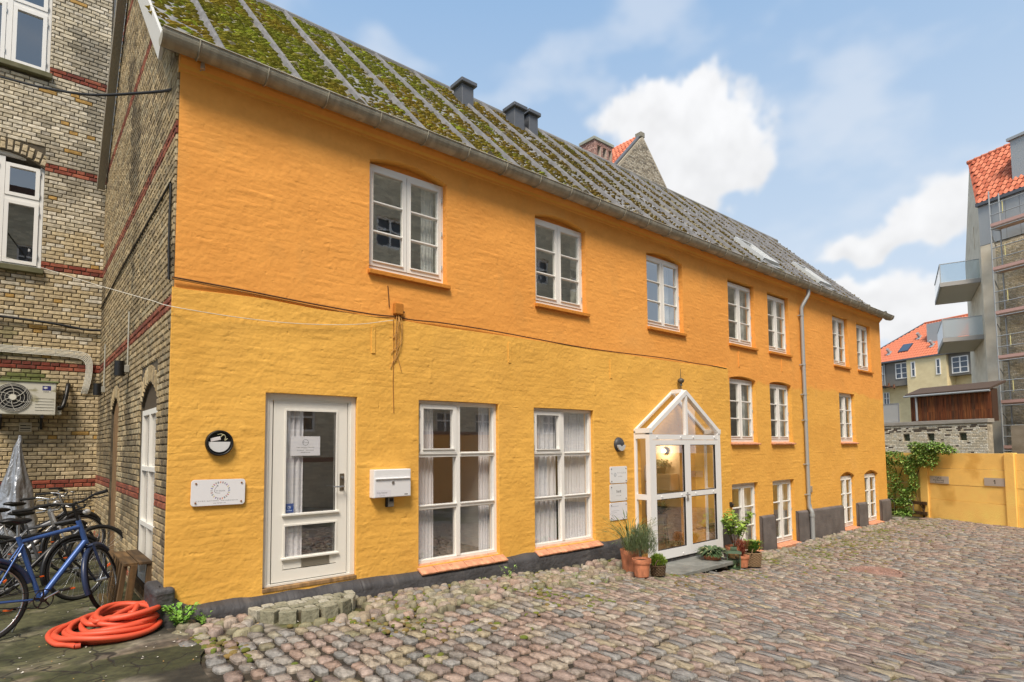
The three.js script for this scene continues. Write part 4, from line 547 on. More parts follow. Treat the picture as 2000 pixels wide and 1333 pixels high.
  const wire = (name, pts, r, mat, label) => tag(mesh(name, tube(pts, r, pts.length * 14, 6), mat), label, 'cable', 'cables on the front');
  const pw = std(0x9a6a2c, .7), dk = std(0x5a3a1c, .7);
  wire('cable', [V(-.02, 3.3, .035), V(.6, 3.285, .02), V(1.4, 3.25, .02), V(2.2, 3.235, .02), V(2.46, 3.25, .03)], .009, dk, 'brown cable along the ledge from the brick corner to the junction box, upper one');
  wire('cable', [V(-.02, 3.285, .04), V(.7, 3.262, .02), V(1.5, 3.222, .02), V(2.1, 3.2, .02), V(2.45, 3.235, .03)], .007, pw, 'painted cable along the ledge from the brick corner to the junction box, lower one');
  const far = []; for (let x = 2.55; x < 10.45; x += .6) far.push(V(x, 3.245 - .02 * Math.sin(x * 1.3) - .004 * (x - 2.5) + (x > 9.6 ? .02 : 0), .025)); far.unshift(V(2.5, 3.28, .04)); wire('cable', far, .009, dk, 'brown cable along the ledge from the junction box towards the porch roof');
  wire('cable', [V(2.43, 3.2, .028), V(2.435, 2.8, .027), V(2.43, 2.4, .027), V(2.44, 2.03, .027)], .006, pw, 'thin cable hanging straight down from the junction box'); wire('cable', [V(2.36, 3.63, .006), V(2.372, 3.5, .006), V(2.38, 3.36, .008)], .006, dk, 'short thin cable end rising from the junction box');
  tag(mesh('entry_keypad', [rbox(14.24, 14.33, .38, .54, 0, .025, .006), ...[0, 1, 2, 3].map((k) => rbox(14.252, 14.318, .4 + k * .033, .418 + k * .033, .024, .03, .002))], std(0xb4ada2, .45, { metalness: .4 })), 'small grey entry keypad right of the downpipe', 'keypad');
  tag(mesh('outdoor_socket', [rbox(10.31, 10.38, .31, .4, 0, .06, .01), bar(V(10.345, .3, .05), V(10.33, .36, .1), .02, 8)], std(0x2c2a28, .6)), 'small dark sensor on the wall between porch and ground window', 'sensor');
  tag(mesh('insulator', [bar(V(.174, 5.5, .02), V(.19, 5.49, .1), .006, 6), new THREE.CylinderGeometry(.02, .024, .06, 12).translate(.19, 5.52, .1), new THREE.CylinderGeometry(.016, .02, .03, 12).translate(.19, 5.565, .1)], std(0xb9ada0, .4)), 'small white insulator under the gutter at the near corner', 'insulator');
  const fan = std(0xb4a994, .8);
  // half-round step of setts below the door
  const st = thing('door_step', 'half-round step of grey setts below the glazed door', 'step', [1.27, 0, 0]); const sm = ['#a5a28e', '#b2af9f', '#bdbaac', '#969480'].map((c) => { const m = M.vstone.clone(); m.vertexColors = false; m.color.set(c); return m; });
  const cy = -.015, sq = RNG(14), ringR = .5, sett = (x, z, w, l, a, top, h) => { const g = new RoundedBoxGeometry(w, h, l, 2, .012), p = g.attributes.position; for (let i = 0; i < p.count; i++) { const jx = hs(Math.round(p.getX(i) * 40), Math.round(p.getZ(i) * 40 + p.getY(i) * 70), 19) - .5; p.setX(i, p.getX(i) + jx * .012); p.setZ(i, p.getZ(i) + jx * .008); } g.computeVertexNormals(); const m = mesh('sett', boxUV(g), sm[Math.floor(sq() * 4)], st); m.position.set(x, top - h / 2, z); m.rotation.set((sq() - .5) * .05, a, (sq() - .5) * .05); };
  for (let i = 0; i < 8; i++) { const a = Math.PI * (i + .5) / 8, z = .16 + Math.sin(a) * (ringR - .02); sett(Math.cos(a) * ringR * 1.02, z, .165, .1, Math.PI / 2 - a, cy + .004 + sq() * .008, .24); }
  for (let r = 0; r < 4; r++) { const z = .2 + r * .105, half2 = Math.sqrt(Math.max(0, ringR * ringR - Math.pow(z - .16, 2))) - .06; for (let x = -half2 + (r % 2) * .05; x < half2 - .04;) { const l = .09 + sq() * .07; sett(x + l / 2, z + (sq() - .5) * .01, Math.min(l, half2 - x) - .012, .092, (sq() - .5) * .1, cy - .005 + sq() * .012, .1); x += l; } }
  mesh('bedding', new THREE.CylinderGeometry(.47, .5, .2, 28, 1, false, -Math.PI / 2, Math.PI).translate(0, cy - .13, .16), std(0x4d4636, .95), st);
}
// ---------------------------------------------------------------- glass porch
{
  const X0 = 7.18, X1 = 9.45, XM = 8.32, Z = .36, B = -.4, E = 1.85, A = 2.62, p = thing('glass_porch', 'white framed glass porch with pointed glass roof and double doors', 'porch');
  const post = (x, z0, z1, w = .085) => box(x, x + w, B - .2, E, z0, z1);
  const rake = (x0, y0, x1, y1, z0, z1, t) => { const dx = x1 - x0, dy = y1 - y0, l = Math.hypot(dx, dy), n = [-dy / l * t, dx / l * t]; return slab([[x0, y0], [x1, y1], [x1, y1 - t * l / Math.abs(dx)], [x0, y0 - t * l / Math.abs(dx)]], [], z1 - z0).translate(0, 0, z0); };
  const fr = [post(X0, Z - .085, Z), post(X1 - .085, Z - .085, Z), box(X0, X0 + .05, B - .2, E, .022, .06), box(X1 - .05, X1, B - .2, E, .022, .06),
    box(X0 + .085, X1 - .085, 1.7, 1.79, Z - .085, Z - .004), rake(X0, E + .03, XM + .001, A, Z - .085, Z + .006, .075), rake(XM - .001, A, X1, E + .03, Z - .085, Z + .006, .075), rake(X0, E + .03, XM + .001, A, .022, .06, .05), rake(XM - .001, A, X1, E + .03, .022, .06, .05),
    box(XM - .03, XM + .03, 1.79, A - .1, Z - .07, Z), box(X0 - .012, X0 + .075, E - .035, E + .05, .06, Z + .009), box(X1 - .075, X1 + .012, E - .035, E + .05, .06, Z + .009), box(XM - .035, XM + .035, A - .05, A + .02, .06, Z - .085)];
  mesh('frame', fr, M.alu, p);
  for (const x of [X0, X1 - .05]) { mesh('side_frame', [box(x, x + .05, .66, .75, .06, Z - .085), box(x, x + .05, B - .1, B + .02, .06, Z - .085), box(x, x + .05, 1.72, E - .035, .06, Z - .085)], M.alu, p); for (const [y0, y1] of [[B + .02, .66], [.75, 1.72]]) mesh('side_pane', new THREE.PlaneGeometry(Z - .145, y1 - y0).rotateY(Math.PI / 2).translate(x + .025, (y0 + y1) / 2, (Z - .025) / 2), M.glass, p); }
  const tri = (pts) => new THREE.ShapeGeometry(shapeOf(pts)).translate(0, 0, Z - .04);
  mesh('gable_pane', tri([[X0 + .1, 1.79], [XM - .03, 1.79], [XM - .03, A - .12]]), M.glass, p); mesh('gable_pane', tri([[XM + .03, 1.79], [X1 - .1, 1.79], [XM + .03, A - .12]]), M.glass, p);
  for (const s of [-1, 1]) { const x0 = s < 0 ? X0 : XM, x1 = s < 0 ? XM : X1, y0 = s < 0 ? E + .02 : A - .02, y1 = s < 0 ? A - .02 : E + .02; const g = new THREE.BufferGeometry(); g.setAttribute('position', new THREE.Float32BufferAttribute([x0, y0, .06, x1, y1, .06, x1, y1, Z - .085, x0, y0, Z - .085], 3)); g.setIndex(s < 0 ? [0, 2, 1, 0, 3, 2] : [0, 2, 1, 0, 3, 2]); g.setAttribute('uv', new THREE.Float32BufferAttribute([0, 0, 1, 0, 1, 1, 0, 1], 2)); g.computeVertexNormals(); mesh('roof_pane', g, M.glass, p); }
  for (const [a, b, s] of [[X0 + .09, XM - .004, 1], [XM + .004, X1 - .09, -1]]) {
    const d = mesh('door', [...frameBars(a, b, B + .02, 1.692, Z - .06, Z - .002, .085, .16), box(a + .085, b - .085, .66, .75, Z - .06, Z - .002)], M.alu, p);
    for (const [y0, y1] of [[B + .18, .66], [.75, 1.607]]) { mesh('pane', new THREE.PlaneGeometry(b - a - .17, y1 - y0).translate((a + b) / 2, (y0 + y1) / 2, Z - .035), M.glass, d); mesh('gasket', frameBars(a + .085, b - .085, y0, y1, Z - .04, Z - .012, .012), M.dark, d); }
    for (const t of [.22, .8]) for (const y of [.705, B + .06]) mesh('bolt', new THREE.CylinderGeometry(.014, .016, .014, 10).rotateX(Math.PI / 2).translate(lerp(a, b, t), y, Z + .004), M.alu, d);
    if (s > 0) mesh('handle', [bar(V(b - .035, .7, Z), V(b - .035, .7, Z + .05), .01, 8), bar(V(b - .035, .7, Z + .05), V(b - .16, .7, Z + .05), .01, 8), rbox(b - .055, b - .015, .58, .74, Z - .002, Z + .006, .003)], M.steel, d);
  }
  for (const x of [7.4, 8.12, 8.52, 9.24]) mesh('bolt', new THREE.CylinderGeometry(.016, .018, .014, 10).rotateX(Math.PI / 2).translate(x, 1.745, Z + .003), M.alu, p);
  mesh('base', boxUV(box(X0 + .04, X1 - .02, -.95, B, .07, Z - .02)), M.plinth, p);
  tag(mesh('finial', [bar(V(8.55, 2.6, .1), V(8.55, 3.06, .1), .011, 8, .004), new THREE.SphereGeometry(.062, 18, 12).scale(1, .85, 1).translate(8.55, 2.83, .1), new THREE.CylinderGeometry(.02, .03, .05, 12).translate(8.55, 2.76, .1)], std(0x5a564e, .5, { metalness: .3 })), 'dark iron finial with a ball on the glass porch', 'finial');
  struct(tag(mesh('porch_slab', boxUV(rbox(6.86, 8.75, -.5, -.432, .372, 1.08, .012)), std(0xffffff, .7, { map: tex(256, 256, (u, v) => [122, 124, 120].map((k) => k * (.76 + .44 * fbm(u * 7, v * 7, 5, 210, 7, 7))), true, 1), bumpMap: fineBump, bumpScale: .006 })), 'grey stone slab in front of the porch doors', 'slab'));
  // inside the hall
  const wl = thing('globe_lamp', 'lit round wall lamp inside the porch hall', 'lamp', [9.52, 1.48, -.95], -Math.PI / 2); mesh('rose', new THREE.CylinderGeometry(.06, .06, .03, 20).rotateX(Math.PI / 2).translate(0, 0, .015), std(0x3b2c1c, .5), wl); mesh('bulb', new THREE.SphereGeometry(.05, 20, 14).translate(0, 0, .085), std(0xfff0d0, .5, { emissive: 0xffd9a0, emissiveIntensity: 1.2 }), wl);
  const pl = new THREE.PointLight(0xffdcb0, .3, 0, 2); pl.position.set(0, 0, .19); pl.castShadow = true; wl.add(pl);
  tag(mesh('wall_cabinet', [rbox(9.24, 9.515, .66, 1.0, -1.2, -.66, .008), rbox(9.232, 9.245, .67, .99, -1.19, -.67, .004)], std(0xdcd6c8, .5)), 'white wall cabinet in the porch hall below the lamp', 'cabinet');
  const gb = thing('wicker_lantern', 'woven wicker lantern on the hall floor behind the right porch door', 'lantern', [9.14, -.42, -.42]); const ww = std(0xa98552, .8), rods = []; for (let i = 0; i < 22; i++) { const a = i / 22 * 6.283; rods.push(bar(V(Math.cos(a) * .17, 0, Math.sin(a) * .17), V(Math.cos(a + .12) * .09, .27, Math.sin(a + .12) * .09), .008, 5)); } for (const [y, r] of [[.015, .17], [.13, .135], [.265, .092]]) rods.push(new THREE.TorusGeometry(r, .01, 6, 28).rotateX(Math.PI / 2).translate(0, y, 0)); mesh('basketwork', rods, ww, gb);
}
// ---------------------------------------------------------------- plants
function leaf(s, p, dir, l, w, col, droop = .3) {            // a folded blade of four faces
  const d = dir.clone().normalize(), side = V(d.z, 0, -d.x); if (side.lengthSq() < 1e-4) side.set(1, 0, 0); side.normalize(); const up = V().crossVectors(side, d).normalize(); if (up.y < 0) up.negate();
  const mid = p.clone().addScaledVector(d, l * .5).addScaledVector(up, l * .06), tip = p.clone().addScaledVector(d, l).addScaledVector(V(0, 1, 0), -droop * l * .5), L = mid.clone().addScaledVector(side, w / 2).addScaledVector(up, w * .14), Rr = mid.clone().addScaledVector(side, -w / 2).addScaledVector(up, w * .14), a = (v) => [v.x, v.y, v.z];
  s.tri(a(p), a(L), a(mid), col); s.tri(a(p), a(mid), a(Rr), col); s.tri(a(L), a(tip), a(mid), col); s.tri(a(mid), a(tip), a(Rr), col);
}
const shade = (c, q) => { const k = .7 + q() * .6; return rgb(...c).map((v, i) => v * k * (i === 0 ? .9 + q() * .25 : 1)); };
function foliage(name, parent, n, seed, fn, mat = M.vleaf) { const s = new Soup(), q = RNG(seed); for (let i = 0; i < n; i++) fn(s, q, i); return mesh(name, s.geo(), mat, parent); }
const terra = std(0xffffff, .8, { map: tex(256, 256, (u, v) => [200, 130, 96].map((k) => k * (.74 + .5 * fbm(u * 8, v * 8, 5, 220, 8, 8))), true, 2), bumpMap: fineBump, bumpScale: .003 }), soil = std(0x2e2418, 1);
function clayPot(parent, r, h, rim = true) { const p = [[.001, 0], [r * .72, 0], [r * .76, .01], [r * .93, h * .74], ...(rim ? [[r * 1.03, h * .76], [r * 1.05, h * .98], [r * 1.02, h]] : [[r, h]]), [r * .9, h], [r * .86, h * .8], [.001, h * .8]]; mesh('pot', new THREE.LatheGeometry(p.map(([a, b]) => new THREE.Vector2(a, b)), 28), terra, parent); mesh('soil', new THREE.CylinderGeometry(r * .85, r * .85, .01, 20).translate(0, h * .86, 0), soil, parent); }
const wicker = std(0xffffff, .85, { map: tex(256, 256, (u, v) => { const a = Math.sin(u * 100.5) * Math.sin(v * 150.8), n = fbm(u * 20, v * 20, 3, 230, 20, 20); return [140, 118, 92].map((k) => k * (.62 + .4 * n + .2 * a)); }, true, 1) });
function basket(parent, r, h, dark) { const g = []; const n = 26, rows = Math.round(h / .022), m = dark ? std(0x5d4b38, .9) : std(0x8d7558, .85); for (let k = 0; k < rows; k++) { const t = (k + .5) / rows, rad = lerp(r * .84, r, t), pts = []; for (let i = 0; i < n; i++) { const a = i / n * 6.283; pts.push(V(Math.cos(a) * (rad + ((i + k) % 2 ? .007 : -.004)), t * h, Math.sin(a) * (rad + ((i + k) % 2 ? .007 : -.004)))); } g.push(tube(pts, .0125, n * 2, 5, true)); } for (let i = 0; i < n / 2; i++) { const a = i / (n / 2) * 6.283; g.push(bar(V(Math.cos(a) * r * .84, 0, Math.sin(a) * r * .84), V(Math.cos(a) * r, h, Math.sin(a) * r), .007, 5)); } mesh('basket', g, m, parent); mesh('soil', new THREE.CylinderGeometry(r * .94, r * .82, h * .9, 20).translate(0, h * .46, 0), soil, parent); const hp = []; for (let i = 0; i <= 8; i++) { const a = Math.PI * i / 8; hp.push(V(-r * .75 + Math.cos(a) * .07, h + Math.sin(a) * .085, r * .62)); } mesh('handle', tube(hp, .009, 24, 6), m, parent); }
const potted = (label, x, z, dy = 0) => thing('potted_plant', label, 'potted plant', [x, ground(x, z) + .025 + dy, z], 0, 'pots around the porch');
{
  const up = (q, s = .35) => V((q() - .5) * s, 1, (q() - .5) * s);
  let t = potted('clay pot of arching grass against the dark base left of the porch', 6.14, .72);
  clayPot(t, .15, .34, false); foliage('blades', t, 150, 301, (s, q) => { const a = q() * 6.283, r = q() * .1, sp = .15 + q() * .8; let p = V(Math.cos(a) * r, .3, Math.sin(a) * r), d = V(Math.cos(a) * sp, 1.1, Math.sin(a) * sp).normalize(); const L = .16 + q() * .13, c = shade(q() < .7 ? [92, 116, 58] : [150, 150, 90], q); for (let k = 0; k < 3; k++) { leaf(s, p, d, L, .012, c, .1); p = p.clone().addScaledVector(d, L * .92); d = d.clone().add(V(Math.cos(a) * .35, -.42 * sp, Math.sin(a) * .35)).normalize(); } });
  t = potted('terracotta pot of feathery grey-green bush beside the grass pot', 5.9, 1.12);
  clayPot(t, .135, .26); foliage('shrub', t, 2600, 302, (s, q) => { const a = q() * 6.283, b = Math.acos(1 - 1.5 * q()), r = Math.cbrt(q()) * .23; const p = V(Math.cos(a) * Math.sin(b) * r, .46 + Math.cos(b) * r * 1.25 - .02, Math.sin(a) * Math.sin(b) * r); leaf(s, p, V(p.x * 2 + (q() - .5), .8 + q() * .6, p.z * 2 + (q() - .5)), .05 + q() * .035, .006, shade([104, 122, 82], q), 0); });
  foliage('sprig', t, 130, 303, (s, q) => { const k = Math.floor(q() * 9), a = .2 + k * .22, h = q(); const p = V(.12 + h * .16 * Math.cos(a), .4 + h * .42, -.05 + Math.sin(a) * h * .2); leaf(s, p, V(q() - .3, .5 + q() * .5, q() - .5), .045, .008, shade([140, 148, 118], q), .1); });
  t = potted('small dark basket with a bright green mossy plant left of the porch slab', 6.28, 1.13);
  basket(t, .105, .15, true); foliage('foliage', t, 1100, 304, (s, q) => { const a = q() * 6.283, b = Math.acos(1 - q()), r = .135 * Math.cbrt(q()); const p = V(Math.cos(a) * Math.sin(b) * r, .15 + Math.cos(b) * r * 1.1, Math.sin(a) * Math.sin(b) * r); leaf(s, p, V(p.x * 5 + q() - .5, 1, p.z * 5 + q() - .5), .03 + q() * .02, .013, shade([128, 158, 48], q), 0); });
  t = potted('low bowl of variegated hosta leaves at the right end of the porch slab', 8.42, .74, .1);
  clayPot(t, .17, .1, false); foliage('foliage', t, 260, 305, (s, q) => { const a = q() * 6.283, e = .1 + q() * 1, r = .05 + q() * .1; const p = V(Math.cos(a) * r, .08 + q() * .08, Math.sin(a) * r); leaf(s, p, V(Math.cos(a), e, Math.sin(a)), .12 + q() * .1, .055, shade(q() < .75 ? [76, 104, 62] : [168, 172, 128], q), .6); });
  t = potted('tall leafy hydrangea in an old pot in front of the ground window', 9.72, .45);
  clayPot(t, .19, .28, false); const stems = []; const sq = RNG(306), tips = []; for (let i = 0; i < 9; i++) { const a = i / 9 * 6.283 + sq(), e = V(Math.cos(a) * (.2 + sq() * .35), .62 + sq() * .34, Math.sin(a) * (.15 + sq() * .2)); stems.push(tube([V(0, .24, 0), V(e.x * .4, .42, e.z * .4), e], .007, 14, 5)); tips.push(e); } mesh('stem', stems, std(0x6e5c40, .9), t);
  foliage('foliage', t, 330, 307, (s, q, i) => { const e = tips[i % 9], a = q() * 6.283, k = .55 + q() * .5; const p = V(e.x * k, lerp(.3, e.y, k) + (q() - .4) * .06, e.z * k); leaf(s, p, V(Math.cos(a), .15 + q() * .5, Math.sin(a)), .1 + q() * .07, .07, shade([150, 182, 74], q), .45); });
  t = potted('terracotta pot of rust-red heather between the lantern and the wicker basket', 8.98, 1.0);
  clayPot(t, .12, .21); foliage('heather', t, 900, 308, (s, q) => { const a = q() * 6.283, sp = q() * .85; const h = q(), p = V(Math.cos(a) * sp * h * .26, .18 + h * .27, Math.sin(a) * sp * h * .22); leaf(s, p, V(Math.cos(a) * sp, 1.1, Math.sin(a) * sp), .06, .007, shade(q() < .8 ? [134, 58, 42] : [176, 112, 76], q), 0); });
  t = potted('pale wicker basket of broad green leaves rightmost of the pots', 9.38, .98);
  basket(t, .155, .25, false); foliage('foliage', t, 330, 309, (s, q) => { const a = q() * 6.283, r = q() * .13, p = V(Math.cos(a) * r, .25 + q() * .14, Math.sin(a) * r); leaf(s, p, V(Math.cos(a) * .9, .7 + q() * .9, Math.sin(a) * .9), .1 + q() * .07, .05, shade(q() < .8 ? [112, 152, 60] : [158, 176, 92], q), .35); });
  // green garden lantern
  const ln = thing('garden_lantern', 'green glass garden lantern in front of the heather pot', 'lantern', [8.62, ground(8.62, 1.04) + .025, 1.04], .5), gm = std(0x4c5f4a, .6), hw = .105, H = .27;
  mesh('frame', [box(-hw, hw, 0, .02, -hw, hw), ...[[-1, -1], [1, -1], [-1, 1], [1, 1]].map(([a, b]) => box(a * hw - .008, a * hw + .008, .02, H, b * hw - .008, b * hw + .008)), ...[[0, 1], [0, -1]].map(([a, b]) => box(-hw, hw, H - .015, H, b * hw - .006, b * hw + .006))], gm, ln); mesh('roof', [new THREE.ConeGeometry(.185, .07, 4).rotateY(Math.PI / 4).translate(0, H + .035, 0), rbox(-.055, .055, H + .05, H + .095, -.055, .055, .008), new THREE.TorusGeometry(.035, .006, 6, 18).translate(0, H + .125, 0)], gm, ln);
  const gg = new THREE.MeshPhysicalMaterial({ color: 0xbfd2bd, roughness: .05, transmission: 1, thickness: 0 }); for (let k = 0; k < 4; k++) mesh('pane', new THREE.PlaneGeometry(hw * 2 - .016, H - .035).translate(0, H / 2, hw).rotateY(k * Math.PI / 2), gg, ln); mesh('candle', new THREE.CylinderGeometry(.03, .03, .07, 14).translate(0, .055, 0), std(0xe8e2d2, .6), ln);
  // indoor plants seen through the porch
  t = thing('house_plant', 'leafy plant in a grey pot on a thin stand inside the porch', 'potted plant', [9.05, -.42, -.78]); mesh('stand', [...[0, 1, 2, 3].map((k) => { const a = k * Math.PI / 2 + .4; return bar(V(Math.cos(a) * .16, 0, Math.sin(a) * .16), V(Math.cos(a) * .1, .52, Math.sin(a) * .1), .006, 5); })], M.dark, t); mesh('pot', new THREE.CylinderGeometry(.13, .09, .22, 20).translate(0, .5, 0), std(0x8d8a84, .7), t); foliage('foliage', t, 60, 310, (s, q) => { const a = q() * 6.283; leaf(s, V(0, .6, 0), V(Math.cos(a), .5 + q() * 1.8, Math.sin(a)), .26 + q() * .14, .06, shade([74, 96, 60], q), .25); });
  t = thing('trailing_plant', 'drooping fern on top of the white hall cabinet', 'potted plant', [9.36, 1.0, -.98]); mesh('pot', new THREE.CylinderGeometry(.1, .08, .12, 18).translate(0, .06, 0), std(0x6f6a5a, .8), t); foliage('foliage', t, 160, 311, (s, q) => { const a = q() * 6.283, r = q() * .16; leaf(s, V(Math.cos(a) * r, .14 + q() * .14, Math.sin(a) * r * .6), V(Math.cos(a), .5 - r * 3, Math.sin(a)), .13, .02, shade([98, 104, 56], q), .8); });
  // weeds
  const weed = (x, z, n, h, label, c, seed) => { const w = thing('weed', label, 'weed', [x, ground(x, z), z], 0, 'weeds in the joints'); foliage('foliage', w, n, seed, (s, q) => { const a = q() * 6.283, k = q(), r = k * h * .8; leaf(s, V(Math.cos(a) * r * .7, k * h * .8, Math.sin(a) * r * .5), V(Math.cos(a), .3 + q() * .7, Math.sin(a)), h * .28, h * .17, shade(c, q), .3); }); mesh('stem', tube([V(0, -.02, 0), V(.01, h * .5, .01), V(0, h * .85, 0)], .003, 8, 4), std(0x6f8a3a, .8), w); };
  weed(.1, .2, 130, .24, 'bright green lobed weed at the near corner beside the orange hose', [128, 178, 66], 320); weed(.28, .24, 60, .13, 'low green weed at the foot of the dark base near the corner', [128, 178, 66], 321); weed(4.05, .3, 26, .2, 'upright young weed at the wall below the second shop window', [140, 170, 90], 322); weed(4.9, .75, 22, .09, 'small weed in the field stones in front of the second shop window', [128, 158, 72], 323); weed(5.0, 1.2, 16, .08, 'tiny weed in the cobbles left of the flower pots', [120, 160, 70], 324); weed(3.6, .32, 12, .1, 'small pale weed sprout at the wall between the shop windows', [150, 166, 104], 325); weed(20.4, .2, 60, .14, 'low green weed at the far corner of the house', [120, 160, 70], 326);
  // moss cushions in the joints near the wall
  const mq = RNG(330), tf = new THREE.IcosahedronGeometry(1, 1), sp = []; for (let i = 0; i < 9000 && sp.length < 2600; i++) { const x = mq() * 19.5 + .1, z = .16 + mq() * mq() * 2.4; if (x > 6.8 && x < 9.6 && z < 1.15) continue; if (x > .7 && x < 1.85 && z < .75) continue; if (fbm(x * 1.6 + 30, z * 1.6, 5, 114) < .5) continue; sp.push([x, z]); }
  const im = new THREE.InstancedMesh(tf, std(0xffffff, 1), sp.length), mx = new THREE.Matrix4(), kc = new THREE.Color(); sp.forEach(([x, z], i) => { const s = .5 + mq(); mx.compose(V(x, ground(x, z) + .0, z), new THREE.Quaternion().setFromAxisAngle(V(0, 1, 0), mq() * 6), V(.03 * s, .016 * s, .022 * s)); im.setMatrixAt(i, mx); const c = shade(mq() < .6 ? [96, 104, 40] : [112, 98, 56], mq); kc.setRGB(...c); im.setColorAt(i, kc); }); im.name = 'joint_moss'; stuff(tag(im, 'green moss growing in the joints of the cobbles', 'moss')); scene.add(im);
  // petals and dry leaf bits scattered over the paving
  const lq = RNG(340), fl = new THREE.PlaneGeometry(1, .6, 2, 1).rotateX(-Math.PI / 2); { const p = fl.attributes.position; for (let i = 0; i < p.count; i++) p.setY(i, Math.abs(p.getX(i)) * .3); fl.computeVertexNormals(); }
  const li = new THREE.InstancedMesh(fl, std(0xffffff, .9, { side: THREE.DoubleSide }), 520); for (let i = 0; i < 520; i++) { const t = lq(), x = t < .25 ? -1.4 + lq() * 1.5 : .2 + lq() * 12, z = t < .25 ? -1.6 + lq() * 3 : .3 + lq() * lq() * 4.6, s = .008 + lq() * .014; mx.compose(V(x, ground(x, z) + .014, z), new THREE.Quaternion().setFromEuler(new THREE.Euler((lq() - .5) * .5, lq() * 6, (lq() - .5) * .5)), V(s, s, s)); li.setMatrixAt(i, mx); const k = lq(); kc.setRGB(...(k < .55 ? rgb(206, 200, 190) : k < .8 ? rgb(150, 116, 70) : rgb(196, 160, 80))); li.setColorAt(i, kc); } li.name = 'leaf_litter'; stuff(tag(li, 'pale petals and dry leaf bits scattered over the paving', 'leaf litter')); scene.add(li);
}
// ---------------------------------------------------------------- brick building at the left
{
  const ZL = -6.6, lb = thing('brick_building', 'tall yellow brick apartment building with red brick bands behind the bicycles', 'building');
  const F = new THREE.Matrix4().makeBasis(V(1, 0, 0), V(0, 1, 0), V(0, 0, 1)).setPosition(0, 0, ZL), X0 = -7.5, X1 = .02, H = 12;
  const wins = [[-2.06, -.915, 4.79, 6.62, 6.8], [-2.06, -.905, 8.36, 10.1, 10.28], [-5.2, -4.05, 4.79, 6.62, 6.8], [-5.2, -4.05, 8.36, 10.1, 10.28]];
  const wall = mesh('wall', boxUV(slab(rect(X0, X1, -.3, H), wins.map((w) => archRect(w[0], w[1], w[2], w[3], w[4])), .3).translate(0, 0, ZL - .3)), M.mortar, lb);
  const cream = [[222, 214, 194], [216, 206, 182], [228, 220, 202], [208, 198, 176], [218, 208, 186]].map((c) => rgb(...c)), yel = [[196, 174, 132], [188, 166, 122], [204, 184, 142], [180, 158, 116], [192, 168, 118]].map((c) => rgb(...c)), red = [[150, 78, 58], [134, 64, 48], [166, 96, 72], [120, 60, 48]].map((c) => rgb(...c)), gold = rgb(188, 150, 84);
  const bands = [1.03, 3.07, 4.84, 6.68, 8.42];
  brickWall({ parent: wall, frame: F, v0: -.28, v1: H, seed: 31, singles: 300, near: (u, v) => (u > -1.5 && v > .8 && v < 9.4 ? Math.abs(v - 4) * .3 + (u + 1.5) * -.02 : 1e7),
    spans: (v) => cut([[-3.2, 0]], wins.flatMap(([a, b, y0, ys, yc]) => (v > y0 - .1 && v < ys ? [[a, b]] : v >= ys && v < yc + .21 ? (() => { const t = Math.sqrt(Math.max(0, 1 - (v - ys) / (yc + .21 - ys))) / 2 + .04, c = (a + b) / 2; return [[Math.min(a, c - (b - a) * t), Math.max(b, c + (b - a) * t)]]; })() : []))),
    extra: (q) => wins.slice(0, 2).flatMap(([a, b, y0, ys, yc]) => { const o = [], n = Math.round((b - a) / .085); for (let i = 0; i < n; i++) for (let k = 0; k < 2; k++) { const t = (i + .5) / n, s = 2 * t - 1, split = i % 2 ? .07 : .13; o.push({ u: lerp(a, b, t) + s * (.03 + k * .03), v: ys + (yc - ys) * (1 - s * s) + (k ? split + (.2 - split) / 2 : split / 2) + .01, w: .07, h: (k ? .2 - split : split) - .012, rot: -s * .28, k: mixc(yel[Math.floor(q() * 5)], cream[Math.floor(q() * 5)], .4) }); } return o; }),
    colour: (u, v, h, q) => { for (const b of bands) if (v > b - BH && v < b + BH) return vary(red[Math.floor(q() * 4)], q); if (q() < .025) return gold; let c = mixc(yel[Math.floor(q() * 5)], cream[Math.floor(q() * 5)], q() < sst(3, 6.6, v) ? .85 : .25); const soot = sst(.54, .7, fbm(u * 2.1, v * .9, 4, 240)); c = vary(c, q).map((k) => k * (1 - soot * .45)); const moss = sst(.25, .05, Math.abs(v - 2.87)) * sst(-.6, -.95, u) * sst(.4, .55, fbm(u * 5, v * 6, 3, 241)); return mixc(c, rgb(86, 100, 34), moss * .85); } });
  wins.forEach(([a, b, y0, ys, yc], i) => {
    const z = ZL - .06, xm = (a + b) / 2, yt = y0 + (ys - y0) * .66, w = mesh('window', [...frameBars(a, b, y0, yc, z - .1, z, .055), box(xm - .04, xm + .04, y0 + .055, ys + .08, z - .09, z + .01), box(a + .055, b - .055, yt - .035, yt + .035, z - .09, z + .005)], M.white, lb);
    for (const [p, q] of [[a + .06, xm - .045], [xm + .045, b - .06]]) for (const [r, s] of [[y0 + .06, yt - .04], [yt + .04, ys - .01]]) { mesh('casement', frameBars(p, q, r, s, z - .05, z + .018, .06), M.white, w); pane(p + .06, q - .06, r + .06, s - .06, z - .02, w); mesh('hinge', [bar(V(q + .004, lerp(r, s, .15) - .04, z + .02), V(q + .004, lerp(r, s, .15) + .04, z + .02), .008, 5), bar(V(q + .004, lerp(r, s, .85) - .04, z + .02), V(q + .004, lerp(r, s, .85) + .04, z + .02), .008, 5)], M.galv, w); }
    mesh('sill', boxUV(rbox(a - .06, b + .04, y0 - .1, y0, ZL - .12, ZL + .11, .015)), std(0xffffff, .9, { map: tex(128, 128, (u, v) => mixc([116, 112, 88], [84, 84, 56], fbm(u * 8, v * 8, 4, 245, 8, 8)), true, 1) }), w);
    if (i < 2) mesh('room', [box(a - .4, b + .4, y0 - .3, yc + .3, z - 1.6, z - 1.5)], std(0x6f665a, .9), w);
  });
